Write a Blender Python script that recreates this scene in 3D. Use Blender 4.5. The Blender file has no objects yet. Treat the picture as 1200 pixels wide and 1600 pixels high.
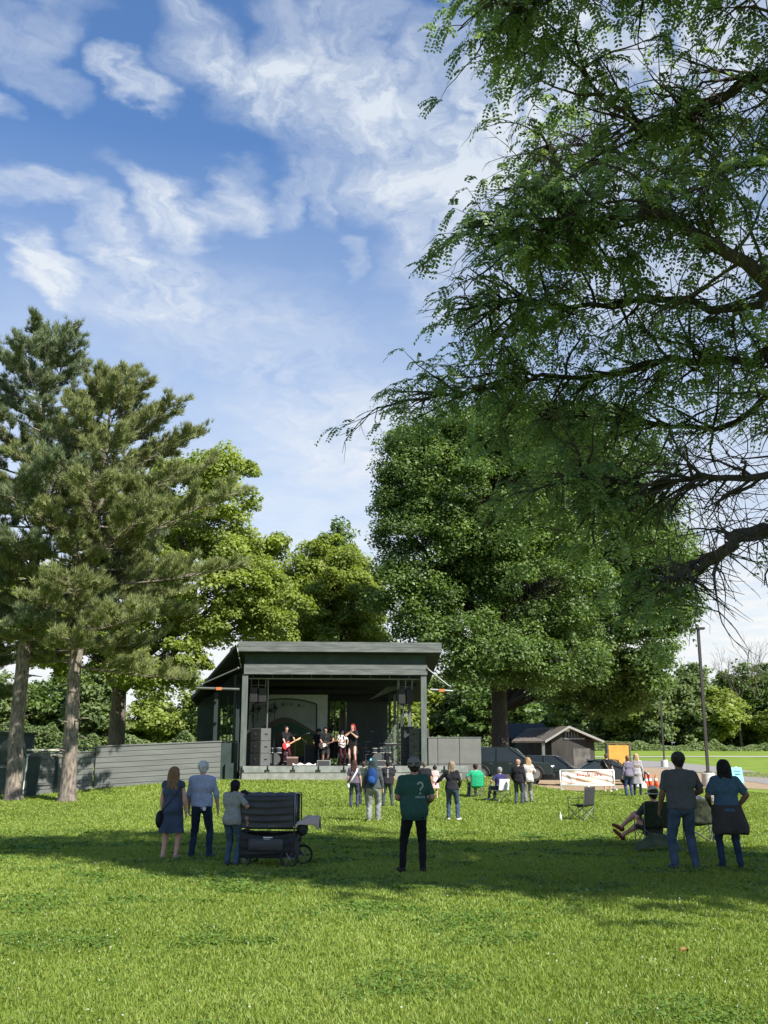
import bpy, math, random
import numpy as np
from mathutils import Vector, Matrix, Euler
from mathutils.bvhtree import BVHTree
R = math.radians
random.seed(7); rng = np.random.default_rng(7)
C = bpy.context.scene.collection

# ------------------------------------------------------------ camera
CAMZ = 1.9; PITCH = 13.16; F = 1600.0
cam = bpy.data.objects.new("camera", bpy.data.cameras.new("camera")); C.objects.link(cam)
cam.location = (0, 0, CAMZ); cam.rotation_euler = (R(90 + PITCH), 0, 0)
cam.data.sensor_fit = 'VERTICAL'; cam.data.sensor_height = 36; cam.data.sensor_width = 27
cam.data.lens = 36.0; cam.data.clip_end = 6000; cam.data.clip_start = 0.1
bpy.context.scene.camera = cam

# ------------------------------------------------------------ light
SUN_EL = 43.0; SUN_AZ = 133.0            # degrees, clockwise from +Y
sc = bpy.context.scene
sc.view_settings.view_transform = 'Standard'; sc.view_settings.look = 'None'
sc.view_settings.exposure = 0.98; sc.view_settings.gamma = 1
sd = Vector((math.sin(R(SUN_AZ)) * math.cos(R(SUN_EL)), math.cos(R(SUN_AZ)) * math.cos(R(SUN_EL)), math.sin(R(SUN_EL))))
sun = bpy.data.objects.new("sun", bpy.data.lights.new("sun", 'SUN')); C.objects.link(sun)
sun.data.energy = 5.0; sun.data.angle = R(0.55); sun.data.color = (1.0, 0.945, 0.85)
sun.rotation_euler = sd.to_track_quat('Z', 'Y').to_euler(); sun.location = (20, -20, 40)

def ray(px, py):
    t = R(PITCH); c, s = math.cos(t), math.sin(t)
    dx = (px - 600) / F; dy = (800 - py) / F
    return Vector((dx, c - dy * s, s + dy * c))
def P(px, py, Y):
    d = ray(px, py); return Vector((0, 0, CAMZ)) + d * (Y / d.y)
def X(px, Y): return P(px, 1174, Y).x
def Z(py, Y): return P(600, py, Y).z

w = bpy.data.worlds.new("World"); sc.world = w; w.use_nodes = True
nt = w.node_tree; N = nt.nodes; L = nt.links
for n in list(N): N.remove(n)
def wn(t, **k):
    n = N.new(t)
    for a, b in k.items(): setattr(n, a, b)
    return n
def wm(op, a, b=None, c=None, clamp=False):
    n = N.new('ShaderNodeMath'); n.operation = op; n.use_clamp = clamp
    for i, v in enumerate((a, b, c)):
        if v is None: continue
        if isinstance(v, (int, float)): n.inputs[i].default_value = v
        else: L.new(v, n.inputs[i])
    return n.outputs[0]
out = wn('ShaderNodeOutputWorld'); bg = wn('ShaderNodeBackground'); L.new(bg.outputs[0], out.inputs[0])
sky = wn('ShaderNodeTexSky'); sky.sky_type = 'NISHITA'; sky.sun_disc = False
sky.sun_elevation = R(SUN_EL); sky.sun_rotation = R(SUN_AZ); sky.air_density = 1.25; sky.dust_density = 0.5; sky.ozone_density = 2.2
bg.inputs[1].default_value = 0.086
tc = wn('ShaderNodeTexCoord'); sp = wn('ShaderNodeSeparateXYZ'); L.new(tc.outputs['Generated'], sp.inputs[0])
zc = wm('MAXIMUM', sp.outputs[2], 0.03)
u = wm('DIVIDE', sp.outputs[0], zc); v = wm('DIVIDE', sp.outputs[1], zc)
cb = wn('ShaderNodeCombineXYZ'); L.new(u, cb.inputs[0]); L.new(v, cb.inputs[1]); cb.inputs[2].default_value = 1.0
uv1 = cb.outputs[0]
def wnoise(scale, detail=5, rough=.55, vec=None, sc3=(1, 1, 1), rot=0, dist=0):
    mp = wn('ShaderNodeMapping'); mp.inputs['Scale'].default_value = sc3; mp.inputs['Rotation'].default_value = (0, 0, rot)
    L.new(vec or uv1, mp.inputs[0])
    n = wn('ShaderNodeTexNoise'); n.inputs['Scale'].default_value = scale; n.inputs['Detail'].default_value = detail
    n.inputs['Roughness'].default_value = rough; n.inputs['Distortion'].default_value = dist; L.new(mp.outputs[0], n.inputs['Vector']); return n
# gentle warp of the cloud-layer coordinates
wz = wnoise(4.6, 6); vs = wn('ShaderNodeVectorMath', operation='SUBTRACT'); L.new(wz.outputs['Color'], vs.inputs[0]); vs.inputs[1].default_value = (.5, .5, .5)
vm = wn('ShaderNodeVectorMath', operation='MULTIPLY'); L.new(vs.outputs[0], vm.inputs[0]); vm.inputs[1].default_value = (.27, .38, 0)
va = wn('ShaderNodeVectorMath', operation='ADD'); L.new(uv1, va.inputs[0]); L.new(vm.outputs[0], va.inputs[1]); uvw = va.outputs[0]
def UV(px, py):
    d = ray(px, py); return np.array([d.x / d.z, d.y / d.z])
def blob(x0, y0, x1, y1, wd, amp, soft=0.1):
    """streak of cloud whose middle line runs between two directions of the sky"""
    c = (UV(x0, y0) + UV(x1, y1)) / 2; cx, cy = (x0 + x1) / 2, (y0 + y1) / 2
    ln = math.hypot(x1 - x0, y1 - y0); ex, ey = (x1 - x0) / ln, (y1 - y0) / ln; h = 4
    Mv = (UV(cx + ex * h, cy + ey * h) - UV(cx - ex * h, cy - ey * h)) / (2 * h) * (ln / 2 + wd * .5)
    mv = (UV(cx - ey * h, cy + ex * h) - UV(cx + ey * h, cy - ex * h)) / (2 * h) * wd
    A = np.linalg.inv(np.array([Mv, mv]).T); o = -A @ c; q = []
    for i in range(2):
        d = wn('ShaderNodeVectorMath', operation='DOT_PRODUCT'); L.new(uvw, d.inputs[0]); d.inputs[1].default_value = (A[i, 0], A[i, 1], o[i]); q.append(d.outputs['Value'])
    r2 = wm('ADD', wm('MULTIPLY', q[0], q[0]), wm('MULTIPLY', q[1], q[1]))
    mr = wn('ShaderNodeMapRange', interpolation_type='SMOOTHSTEP'); L.new(r2, mr.inputs[0])
    mr.inputs[1].default_value = -.25; mr.inputs[2].default_value = 1.9; mr.inputs[3].default_value = amp; mr.inputs[4].default_value = 0
    return mr.outputs[0]
B = [(175, 90, 262, 160, 30, .85), (20, 400, 100, 465, 32, .85), (30, 370, 110, 420, 24, .6), (120, 335, 210, 410, 36, .7), (0, 300, 110, 300, 26, .5),
     (200, 280, 290, 380, 38, .75), (270, 305, 340, 360, 30, .5), (365, 270, 375, 340, 40, .6), (430, 330, 460, 270, 26, .4), (505, 310, 505, 345, 26, .4),
     (535, 385, 550, 415, 22, .4), (60, 100, 130, 150, 32, .35), (-20, 150, 60, 180, 20, .4), (280, 20, 340, 110, 60, .5), (420, 100, 480, 180, 60, .55), (430, 20, 520, 80, 60, .55),
     (560, 60, 640, 130, 80, .6), (620, 220, 760, 250, 90, .7), (480, 230, 600, 300, 60, .4), (330, 60, 420, 160, 60, .45), (150, 440, 300, 470, 60, .4), (650, 420, 760, 480, 80, .45), (600, 320, 760, 330, 60, .5), (0, 40, 110, 20, 60, .35), (500, 160, 600, 190, 60, .5), (760, 80, 900, 160, 120, .7),
     (900, 300, 1100, 400, 220, .6), (950, 60, 1250, 60, 160, .6), (300, 570, 420, 585, 22, .25), (400, 560, 460, 590, 18, .2), (180, 480, 520, 520, 70, .32), (440, 660, 640, 720, 90, .5)]
acc = None
for b in B:
    o_ = blob(*b); acc = o_ if acc is None else wm('ADD', acc, o_)
n1 = wnoise(3.0, 8, .62, uvw, (1, .62, 1), .3); n2 = wnoise(17, 7, .6, uvw, (1.25, .5, 1), .55, .12)
tex = wm('ADD', wm('MULTIPLY', n1.outputs[0], .9), wm('MULTIPLY', n2.outputs[0], .85))      # ~0.8 mean
bl = wm('MULTIPLY', acc, wm('MULTIPLY_ADD', tex, 3.0, -1.62), clamp=True)
# thin veil that thickens toward the horizon (long slanting view through the layer)
veil = wn('ShaderNodeMapRange', interpolation_type='LINEAR'); L.new(sp.outputs[2], veil.inputs[0])
veil.inputs[1].default_value = 0.1; veil.inputs[2].default_value = .54; veil.inputs[3].default_value = .92; veil.inputs[4].default_value = .02
vt = wm('MULTIPLY', veil.outputs[0], wm('MULTIPLY_ADD', n1.outputs[0], .9, .52), clamp=True)
cm = wm('SUBTRACT', 1, wm('MULTIPLY', wm('SUBTRACT', 1, wm('MULTIPLY', bl, .9)), wm('SUBTRACT', 1, vt)), clamp=True)
tint = wn('ShaderNodeMixRGB', blend_type='MULTIPLY'); tint.inputs[0].default_value = 1; L.new(sky.outputs[0], tint.inputs[1]); tint.inputs[2].default_value = (.54, .76, 1.02, 1)
mx = wn('ShaderNodeMixRGB'); L.new(cm, mx.inputs[0]); L.new(tint.outputs[0], mx.inputs[1]); hc = wn('ShaderNodeMixRGB'); L.new(veil.outputs[0], hc.inputs[0]); hc.inputs[1].default_value = (4.7, 5.1, 5.55, 1); hc.inputs[2].default_value = (5.8, 5.8, 5.75, 1); L.new(hc.outputs[0], mx.inputs[2])
L.new(mx.outputs[0], bg.inputs[0])

# ------------------------------------------------------------ ground shape
def sm(x, a, b):
    t = np.clip((np.asarray(x, float) - a) / (b - a), 0, 1); return t * t * (3 - 2 * t)
def hz(x, y):
    x = np.asarray(x, float); y = np.asarray(y, float)
    z = .3 * np.clip((y - 60) / 52, 0, 1) + 2.2 * sm(y, 105, 205)
    z = z + .58 * sm(y, 40, 48.5) * (1 - sm(y, 66, 95)) * (1 - sm(x, 4.5, 10))
    return z + .025 * np.sin(x * .31 + 1) * np.sin(y * .23) 
def H(x, y): return float(hz(x, y))
def G(px, py):
    d = ray(px, py); t = 1.0
    while t < 600:
        p = Vector((0, 0, CAMZ)) + d * t
        if p.z <= H(p.x, p.y): return Vector((p.x, p.y, H(p.x, p.y)))
        t += .03
    return p
def GX(px, Y): x = X(px, Y); return Vector((x, Y, H(x, Y)))

# ------------------------------------------------------------ materials
def mat(name, col, rough=.8, col2=None, scale=8, bump=0, bscale=None, metal=0, detail=6, stretch=(1, 1, 1), spec=.5, coat=0, ramp=(.35, .65), coord='Object', emit=0, alpha=1):
    m = bpy.data.materials.new(name); m.use_nodes = True; t = m.node_tree; n = t.nodes; l = t.links
    b = n['Principled BSDF']; b.inputs['Roughness'].default_value = rough; b.inputs['Metallic'].default_value = metal
    b.inputs['Specular IOR Level'].default_value = spec; b.inputs['Coat Weight'].default_value = coat
    col = tuple(col) + (1,); col2 = tuple(col2) + (1,) if col2 else tuple(c * .72 for c in col[:3]) + (1,)
    tc = n.new('ShaderNodeTexCoord'); mp = n.new('ShaderNodeMapping'); mp.inputs['Scale'].default_value = stretch; l.new(tc.outputs[coord], mp.inputs[0])
    ns = n.new('ShaderNodeTexNoise'); ns.inputs['Scale'].default_value = scale; ns.inputs['Detail'].default_value = detail; l.new(mp.outputs[0], ns.inputs['Vector'])
    cr = n.new('ShaderNodeValToRGB'); cr.color_ramp.elements[0].position = ramp[0]; cr.color_ramp.elements[1].position = ramp[1]
    cr.color_ramp.elements[0].color = col2; cr.color_ramp.elements[1].color = col
    l.new(ns.outputs[0], cr.inputs[0]); l.new(cr.outputs[0], b.inputs['Base Color'])
    if bump:
        n2 = n.new('ShaderNodeTexNoise'); n2.inputs['Scale'].default_value = bscale or scale * 3; n2.inputs['Detail'].default_value = 6; l.new(mp.outputs[0], n2.inputs['Vector'])
        bp = n.new('ShaderNodeBump'); bp.inputs['Strength'].default_value = bump; bp.inputs['Distance'].default_value = .02; l.new(n2.outputs[0], bp.inputs['Height']); l.new(bp.outputs[0], b.inputs['Normal'])
    return m
def leafmat(name, cols, trans=.4, rough=.6, tcol=None):
    """cols: dark..light, picked per leaf through the 'tint' attribute"""
    m = bpy.data.materials.new(name); m.use_nodes = True; t = m.node_tree; n = t.nodes; l = t.links; n.clear()
    o = n.new('ShaderNodeOutputMaterial'); at = n.new('ShaderNodeAttribute'); at.attribute_name = 'tint'
    cr = n.new('ShaderNodeValToRGB'); e = cr.color_ramp.elements
    for i, c in enumerate(cols):
        p = i / (len(cols) - 1)
        if i == 0: el = e[0]
        elif i == len(cols) - 1: el = e[len(e) - 1]
        else: el = e.new(p)
        el.position = p; el.color = tuple(c) + (1,)
    l.new(at.outputs['Fac'], cr.inputs[0])
    b = n.new('ShaderNodeBsdfPrincipled'); b.inputs['Roughness'].default_value = rough; b.inputs['Specular IOR Level'].default_value = .35; l.new(cr.outputs[0], b.inputs['Base Color'])
    tr = n.new('ShaderNodeBsdfTranslucent'); mu = n.new('ShaderNodeMixRGB'); mu.blend_type = 'MULTIPLY'; mu.inputs[0].default_value = 1
    l.new(cr.outputs[0], mu.inputs[1]); mu.inputs[2].default_value = tuple(tcol or (1.5, 1.6, .6)) + (1,); l.new(mu.outputs[0], tr.inputs[0])
    ms = n.new('ShaderNodeMixShader'); ms.inputs[0].default_value = trans; l.new(b.outputs[0], ms.inputs[1]); l.new(tr.outputs[0], ms.inputs[2]); l.new(ms.outputs[0], o.inputs[0])
    return m
_mc = {}
def cloth(c, c2=None, rough=.92, scale=22, bump=.9):
    k = (tuple(c), tuple(c2) if c2 else None, rough)
    if k not in _mc: _mc[k] = mat('cloth', c, rough, c2 or tuple(x * .8 for x in c), scale, bump, 14, spec=.2)
    return _mc[k]
def paint(c, rough=.5, metal=0, name='paint', spec=.5):
    k = ('p', tuple(c), rough, metal)
    if k not in _mc: _mc[k] = mat(name, c, rough, tuple(x * .85 for x in c), 3, .08, 40, metal=metal, spec=spec)
    return _mc[k]

# ------------------------------------------------------------ mesh helpers
def np_mesh(name, v, faces_per, idx, m=None, smooth=False, attrs=None):
    """v (n,3); idx flat loop indices; faces_per int or array of loop counts"""
    me = bpy.data.meshes.new(name); v = np.asarray(v, np.float32); idx = np.asarray(idx, np.int32).ravel()
    if isinstance(faces_per, int): tot = np.full(len(idx) // faces_per, faces_per, np.int32)
    else: tot = np.asarray(faces_per, np.int32)
    st = np.concatenate(([0], np.cumsum(tot)[:-1])).astype(np.int32)
    me.vertices.add(len(v)); me.vertices.foreach_set('co', v.ravel())
    me.loops.add(len(idx)); me.loops.foreach_set('vertex_index', idx)
    me.polygons.add(len(tot)); me.polygons.foreach_set('loop_start', st); me.polygons.foreach_set('loop_total', tot)
    if smooth: me.polygons.foreach_set('use_smooth', np.ones(len(tot), bool))
    for k, a in (attrs or {}).items():
        at = me.attributes.new(k, 'FLOAT', 'POINT'); at.data.foreach_set('value', np.asarray(a, np.float32))
    me.update(calc_edges=True)
    if m: me.materials.append(m)
    return me
def link(name, me, parent=None, loc=(0, 0, 0)):
    o = bpy.data.objects.new(name, me); C.objects.link(o); o.location = loc
    if parent: o.parent = parent
    return o
def tag(o, label=None, cat=None, group=None, kind=None):
    if label: o['label'] = label
    if cat: o['category'] = cat
    if group: o['group'] = group
    if kind: o['kind'] = kind
    return o
def thing(name, label, cat, loc=(0, 0, 0), rz=0, group=None):
    o = bpy.data.objects.new(name, None); o.empty_display_size = .2; C.objects.link(o); o.location = loc; o.rotation_euler = (0, 0, rz)
    return tag(o, label, cat, group)
def dup(root, loc, rz=0, label=None, scale=None):
    def cp(o, par):
        c = o.copy(); C.objects.link(c)
        if par: c.parent = par
        for ch in list(o.children): cp(ch, c)
        return c
    r = cp(root, None); r.location = loc; r.rotation_euler = (0, 0, rz)
    if scale: r.scale = scale
    if label: r['label'] = label
    return r
class MB:
    def __init__(s): s.v = []; s.f = []; s.mi = []; s.cur = 0; s.T = Matrix()
    def add(s, vs, fs):
        o = len(s.v); s.v += [s.T @ Vector(p) for p in vs]; s.f += [tuple(o + i for i in f) for f in fs]; s.mi += [s.cur] * len(fs); return s
    def box(s, c, d, rot=(0, 0, 0)):
        M = Matrix.Translation(c) @ Euler(rot).to_matrix().to_4x4(); a, b, e = d[0] / 2, d[1] / 2, d[2] / 2
        vs = [M @ Vector((x * a, y * b, z * e)) for x in (-1, 1) for y in (-1, 1) for z in (-1, 1)]
        return s.add(vs, [(0, 1, 3, 2), (4, 6, 7, 5), (0, 4, 5, 1), (2, 3, 7, 6), (0, 2, 6, 4), (1, 5, 7, 3)])
    def b2(s, x0, x1, y0, y1, z0, z1): return s.box(((x0 + x1) / 2, (y0 + y1) / 2, (z0 + z1) / 2), (abs(x1 - x0), abs(y1 - y0), abs(z1 - z0)))
    def tube(s, pts, rad, n=8, caps=True):
        pts = [Vector(p) for p in pts]; rad = [rad] * len(pts) if isinstance(rad, (int, float)) else rad
        up = Vector((0, 0, 1)); vs = []; pu = None
        for i, p in enumerate(pts):
            d = (pts[min(i + 1, len(pts) - 1)] - pts[max(i - 1, 0)]).normalized()
            if pu is None: pu = d.orthogonal().normalized()
            pu = (pu - d * pu.dot(d)).normalized(); q = d.cross(pu)
            for k in range(n):
                a = 2 * math.pi * k / n; vs.append(p + (pu * math.cos(a) + q * math.sin(a)) * rad[i])
        fs = [(i * n + k, i * n + (k + 1) % n, (i + 1) * n + (k + 1) % n, (i + 1) * n + k) for i in range(len(pts) - 1) for k in range(n)]
        if caps: fs += [tuple(range(n))[::-1], tuple((len(pts) - 1) * n + k for k in range(n))]
        return s.add(vs, fs)
    def cyl(s, a, b, r, r2=None, n=16): return s.tube([a, b], [r, r if r2 is None else r2], n)
    def prism(s, poly, axis, a, b):
        """poly in the two other axes, extruded along axis from a to b"""
        def pt(p, t):
            return {'x': (t, p[0], p[1]), 'y': (p[0], t, p[1]), 'z': (p[0], p[1], t)}[axis]
        n = len(poly); vs = [pt(p, a) for p in poly] + [pt(p, b) for p in poly]
        return s.add(vs, [tuple(range(n))[::-1], tuple(range(n, 2 * n))] + [(i, (i + 1) % n, n + (i + 1) % n, n + i) for i in range(n)])
    def ball(s, c, r, n=10, m=7):
        r = (r, r, r) if isinstance(r, (int, float)) else r; vs = []; c = Vector(c)
        for i in range(m + 1):
            t = math.pi * i / m
            for k in range(n):
                a = 2 * math.pi * k / n; vs.append((c.x + r[0] * math.sin(t) * math.cos(a), c.y + r[1] * math.sin(t) * math.sin(a), c.z + r[2] * math.cos(t)))
        return s.add(vs, [(i * n + k, (i + 1) * n + k, (i + 1) * n + (k + 1) % n, i * n + (k + 1) % n) for i in range(m) for k in range(n)])
    def lathe(s, prof, n=20, c=(0, 0, 0)):
        vs = [(c[0] + r * math.cos(2 * math.pi * k / n), c[1] + r * math.sin(2 * math.pi * k / n), c[2] + z) for r, z in prof for k in range(n)]
        return s.add(vs, [(i * n + k, i * n + (k + 1) % n, (i + 1) * n + (k + 1) % n, (i + 1) * n + k) for i in range(len(prof) - 1) for k in range(n)])
    def loft(s, secs, caps=True):
        n = len(secs[0]); vs = [p for q in secs for p in q]
        fs = [(i * n + k, i * n + (k + 1) % n, (i + 1) * n + (k + 1) % n, (i + 1) * n + k) for i in range(len(secs) - 1) for k in range(n)]
        if caps: fs += [tuple(range(n))[::-1], tuple((len(secs) - 1) * n + k for k in range(n))]
        return s.add(vs, fs)
    def sheet(s, fn, nu, nv):
        vs = [fn(i / nu, j / nv) for i in range(nu + 1) for j in range(nv + 1)]
        return s.add(vs, [(i * (nv + 1) + j, (i + 1) * (nv + 1) + j, (i + 1) * (nv + 1) + j + 1, i * (nv + 1) + j + 1) for i in range(nu) for j in range(nv)])
    def build(s, name, m, parent=None, smooth=False, bevel=0, solid=0):
        me = bpy.data.meshes.new(name); me.from_pydata([tuple(p) for p in s.v], [], s.f)
        for x in (m if isinstance(m, (list, tuple)) else [m]): me.materials.append(x)
        if any(s.mi): me.polygons.foreach_set('material_index', s.mi)
        if smooth: me.polygons.foreach_set('use_smooth', [True] * len(me.polygons))
        me.update(); o = link(name, me, parent)
        if solid: md = o.modifiers.new('solid', 'SOLIDIFY'); md.thickness = solid; md.offset = 0
        if bevel: md = o.modifiers.new('bevel', 'BEVEL'); md.width = bevel; md.segments = 2; md.limit_method = 'ANGLE'
        return o
# ============================================================ GROUND
def vnoise(x, y, f, seed=0):
    """cheap smooth value noise for scattering"""
    r = np.random.default_rng(seed).random((64, 64)); X_ = x * f; Y_ = y * f
    i = np.floor(X_).astype(int); j = np.floor(Y_).astype(int); a = X_ - i; b = Y_ - j; a = a * a * (3 - 2 * a); b = b * b * (3 - 2 * b)
    g = lambda p, q: r[p % 64, q % 64]
    return (g(i, j) * (1 - a) + g(i + 1, j) * a) * (1 - b) + (g(i, j + 1) * (1 - a) + g(i + 1, j + 1) * a) * b
def fb(x, y, f, seed=0): return .5 * vnoise(x, y, f, seed) + .3 * vnoise(x, y, f * 2.3, seed + 1) + .2 * vnoise(x, y, f * 5.1, seed + 2)

def ground_mat():
    m = bpy.data.materials.new('lawn'); m.use_nodes = True; t = m.node_tree; n = t.nodes; l = t.links; b = n['Principled BSDF']
    b.inputs['Roughness'].default_value = .95; b.inputs['Specular IOR Level'].default_value = .1
    tc = n.new('ShaderNodeTexCoord')
    def nz(s, d=6, st=(1, 1, 1)):
        mp = n.new('ShaderNodeMapping'); mp.inputs['Scale'].default_value = st; l.new(tc.outputs['Object'], mp.inputs[0])
        q = n.new('ShaderNodeTexNoise'); q.inputs['Scale'].default_value = s; q.inputs['Detail'].default_value = d; l.new(mp.outputs[0], q.inputs['Vector']); return q.outputs[0]
    def ramp(src, stops):
        cr = n.new('ShaderNodeValToRGB'); e = cr.color_ramp.elements
        for i, (p, c) in enumerate(stops):
            el = e[i] if i < 2 else e.new(p)
            el.position = p; el.color = tuple(c) + (1,)
        l.new(src, cr.inputs[0]); return cr.outputs[0]
    c1 = ramp(nz(.28, 8), [(.34, (.10, .15, .02)), (.68, (.20, .27, .045))])
    c2 = ramp(nz(9, 8, (1, .8, 1)), [(.3, (.08, .125, .016)), (.72, (.24, .33, .055))])
    mx = n.new('ShaderNodeMixRGB'); mx.inputs[0].default_value = .5; l.new(c1, mx.inputs[1]); l.new(c2, mx.inputs[2])
    dry = n.new('ShaderNodeMixRGB'); l.new(ramp(nz(1.3, 5), [(.62, (0, 0, 0)), (.80, (.35, .35, .35))]), dry.inputs[0]); l.new(mx.outputs[0], dry.inputs[1]); dry.inputs[2].default_value = (.32, .32, .11, 1)
    l.new(dry.outputs[0], b.inputs['Base Color'])
    bp = n.new('ShaderNodeBump'); bp.inputs['Strength'].default_value = .8; bp.inputs['Distance'].default_value = .06; l.new(nz(14, 7), bp.inputs['Height']); l.new(bp.outputs[0], b.inputs['Normal'])
    return m
M_lawn = ground_mat()
xs = np.unique(np.concatenate([np.arange(-30, 30.1, .75), np.linspace(-120, -30, 30), np.linspace(30, 120, 30), np.linspace(-2500, -120, 12), np.linspace(120, 2500, 12)]))
ys = np.unique(np.concatenate([np.linspace(-300, -10, 12), np.arange(-10, 100, .75), np.linspace(100, 260, 60), np.linspace(260, 3500, 14)]))
gx, gy = np.meshgrid(xs, ys, indexing='ij'); gz = hz(gx, gy); nx_, ny_ = gx.shape
ii = np.arange(nx_ * ny_).reshape(nx_, ny_)
q = np.stack([ii[:-1, :-1], ii[1:, :-1], ii[1:, 1:], ii[:-1, 1:]], -1).reshape(-1, 4)
tag(link('ground', np_mesh('ground', np.stack([gx, gy, gz], -1).reshape(-1, 3), 4, q, M_lawn, True)), kind='structure')

def draped(name, left, right, m, n=60, eps=.02, kind='structure'):
    """strip between two polylines of ground points, following the terrain"""
    def samp(pl, t):
        pl = [Vector((p[0], p[1], 0)) for p in pl]; s = t * (len(pl) - 1); i = min(int(s), len(pl) - 2); f = s - i
        g = lambda k: pl[max(0, min(len(pl) - 1, k))]
        a, b, c, d = g(i - 1), g(i), g(i + 1), g(i + 2)
        return .5 * ((2 * b) + (c - a) * f + (2 * a - 5 * b + 4 * c - d) * f * f + (3 * b - a - 3 * c + d) * f ** 3)
    mb = MB(); r = random.Random(name)
    jit = [(r.uniform(-.06, .06), r.uniform(-.06, .06)) for _ in range(n + 1)]
    def fn(a, b):
        p = samp(left, a).lerp(samp(right, a), b); k = round(a * n)
        if b == 0: p += Vector((jit[k][0], jit[k][0], 0))
        if b == 1: p += Vector((jit[k][1], jit[k][1], 0))
        return (p.x, p.y, H(p.x, p.y) + eps)
    mb.sheet(fn, n, 8); return tag(mb.build(name, m), kind=kind)
M_asph = mat('asphalt', (.24, .225, .21), .95, (.17, .16, .15), 6, .4, 60)
M_gravel = mat('dirt', (.34, .25, .155), .98, (.22, .155, .09), 3, .6, 40)
M_far = mat('far_road', (.36, .35, .31), .95, (.30, .29, .26), 3)
g2 = lambda *a: [tuple(G(*p)[:2]) for p in a]
# drive that runs in from the right, past the lamp posts, to where the cars stand
draped('dirt_verge', g2((760, 1218), (900, 1203), (985, 1197), (1060, 1201), (1130, 1214), (1215, 1226), (1400, 1250)),
       g2((760, 1228), (900, 1236), (985, 1232), (1060, 1232), (1130, 1231), (1215, 1236), (1400, 1262)), M_gravel, 90, .012)
draped('road', g2((700, 1196), (900, 1192), (1000, 1189), (1060, 1192), (1130, 1199), (1215, 1211), (1400, 1232)),
       g2((700, 1219), (900, 1205), (990, 1199), (1060, 1203), (1130, 1216), (1215, 1228), (1400, 1252)), M_asph, 90, .024)
draped('far_road', [(-120, 148), (-40, 146), (20, 145), (60, 147), (140, 152)], [(-120, 151), (-40, 149), (20, 148), (60, 150), (140, 155)], M_far, 60, .05)

# ---- grass blades, clover leaves and clover heads: nobody could count them
M_blade = leafmat('grass_blade', [(.085, .125, .022), (.165, .225, .036), (.235, .305, .058), (.33, .40, .11)], .4, .5, (1.3, 1.3, .5))
M_clover = leafmat('clover_leaf', [(.07, .13, .02), (.10, .18, .028), (.14, .24, .04)], .3, .6, (1.2, 1.4, .5))
def scatter(n, y0, y1, marg=2.0, seed=0):
    r = np.random.default_rng(seed); y = y0 * (y1 / y0) ** r.random(n); hw = .43 * y + marg
    return (r.random(n) * 2 - 1) * hw, y, r
near_e = g2((740, 1230), (900, 1237), (985, 1233), (1060, 1233), (1130, 1232), (1215, 1237), (1400, 1263)); far_e = g2((700, 1195), (900, 1191), (1000, 1188), (1060, 1191), (1130, 1198), (1215, 1210), (1400, 1231))
def off_path(x, y):
    n_ = np.interp(x, [p[0] for p in near_e], [p[1] for p in near_e], left=1e6); f_ = np.interp(x, *zip(*sorted(far_e)), left=-1e6)
    return ~((y > n_) & (y < f_))
def blades(n, y0, y1, seed):
    x, y, r = scatter(n, y0, y1, 4.0, seed); p = fb(x, y, 2.2, 5)
    keep = (r.random(n) < .35 + 1.1 * p) & off_path(x, y); x, y = x[keep], y[keep]; n = len(x); p = fb(x, y, 2.2, 5); pl = fb(x, y, .35, 9)
    z = hz(x, y); h = (.020 + .036 * r.random(n)) * (.6 + .8 * p) * np.clip(1 + (y - 12) * .012, 1, 1.3); wd = (.0026 + .0026 * r.random(n)) * np.clip(y / 7.5, 1, 9)
    a = r.random(n) * 6.283; t = r.random(n) * 6.283; ln = h * (.25 + .75 * r.random(n))
    dx, dy = np.cos(t) * ln, np.sin(t) * ln; sx, sy = np.cos(a) * wd, np.sin(a) * wd
    V = np.zeros((n, 5, 3)); V[:, 0] = np.stack([x - sx, y - sy, z - .005], 1); V[:, 1] = np.stack([x + sx, y + sy, z - .005], 1)
    V[:, 2] = np.stack([x + sx * .8 + dx * .35, y + sy * .8 + dy * .35, z + h * .62], 1); V[:, 3] = np.stack([x - sx * .8 + dx * .35, y - sy * .8 + dy * .35, z + h * .62], 1)
    V[:, 4] = np.stack([x + dx, y + dy, z + h], 1)
    b = np.arange(n)[:, None] * 5; idx = np.concatenate([b + [0, 1, 2, 3], b + [3, 2, 4]], 1).ravel(); tot = np.tile([4, 3], n)
    ti = np.clip(.12 + .5 * pl + .35 * r.random(n) + .18 * (p - .5), 0, 1)
    return V.reshape(-1, 3), tot, idx, np.repeat(ti, 5)
V, tot, idx, ti = blades(1300000, 6.6, 90, 3)
tag(link('grass', np_mesh('grass', V, tot, idx, M_blade, attrs={'tint': ti})), 'short green lawn grass in front of the stage', 'grass', kind='stuff')
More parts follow.
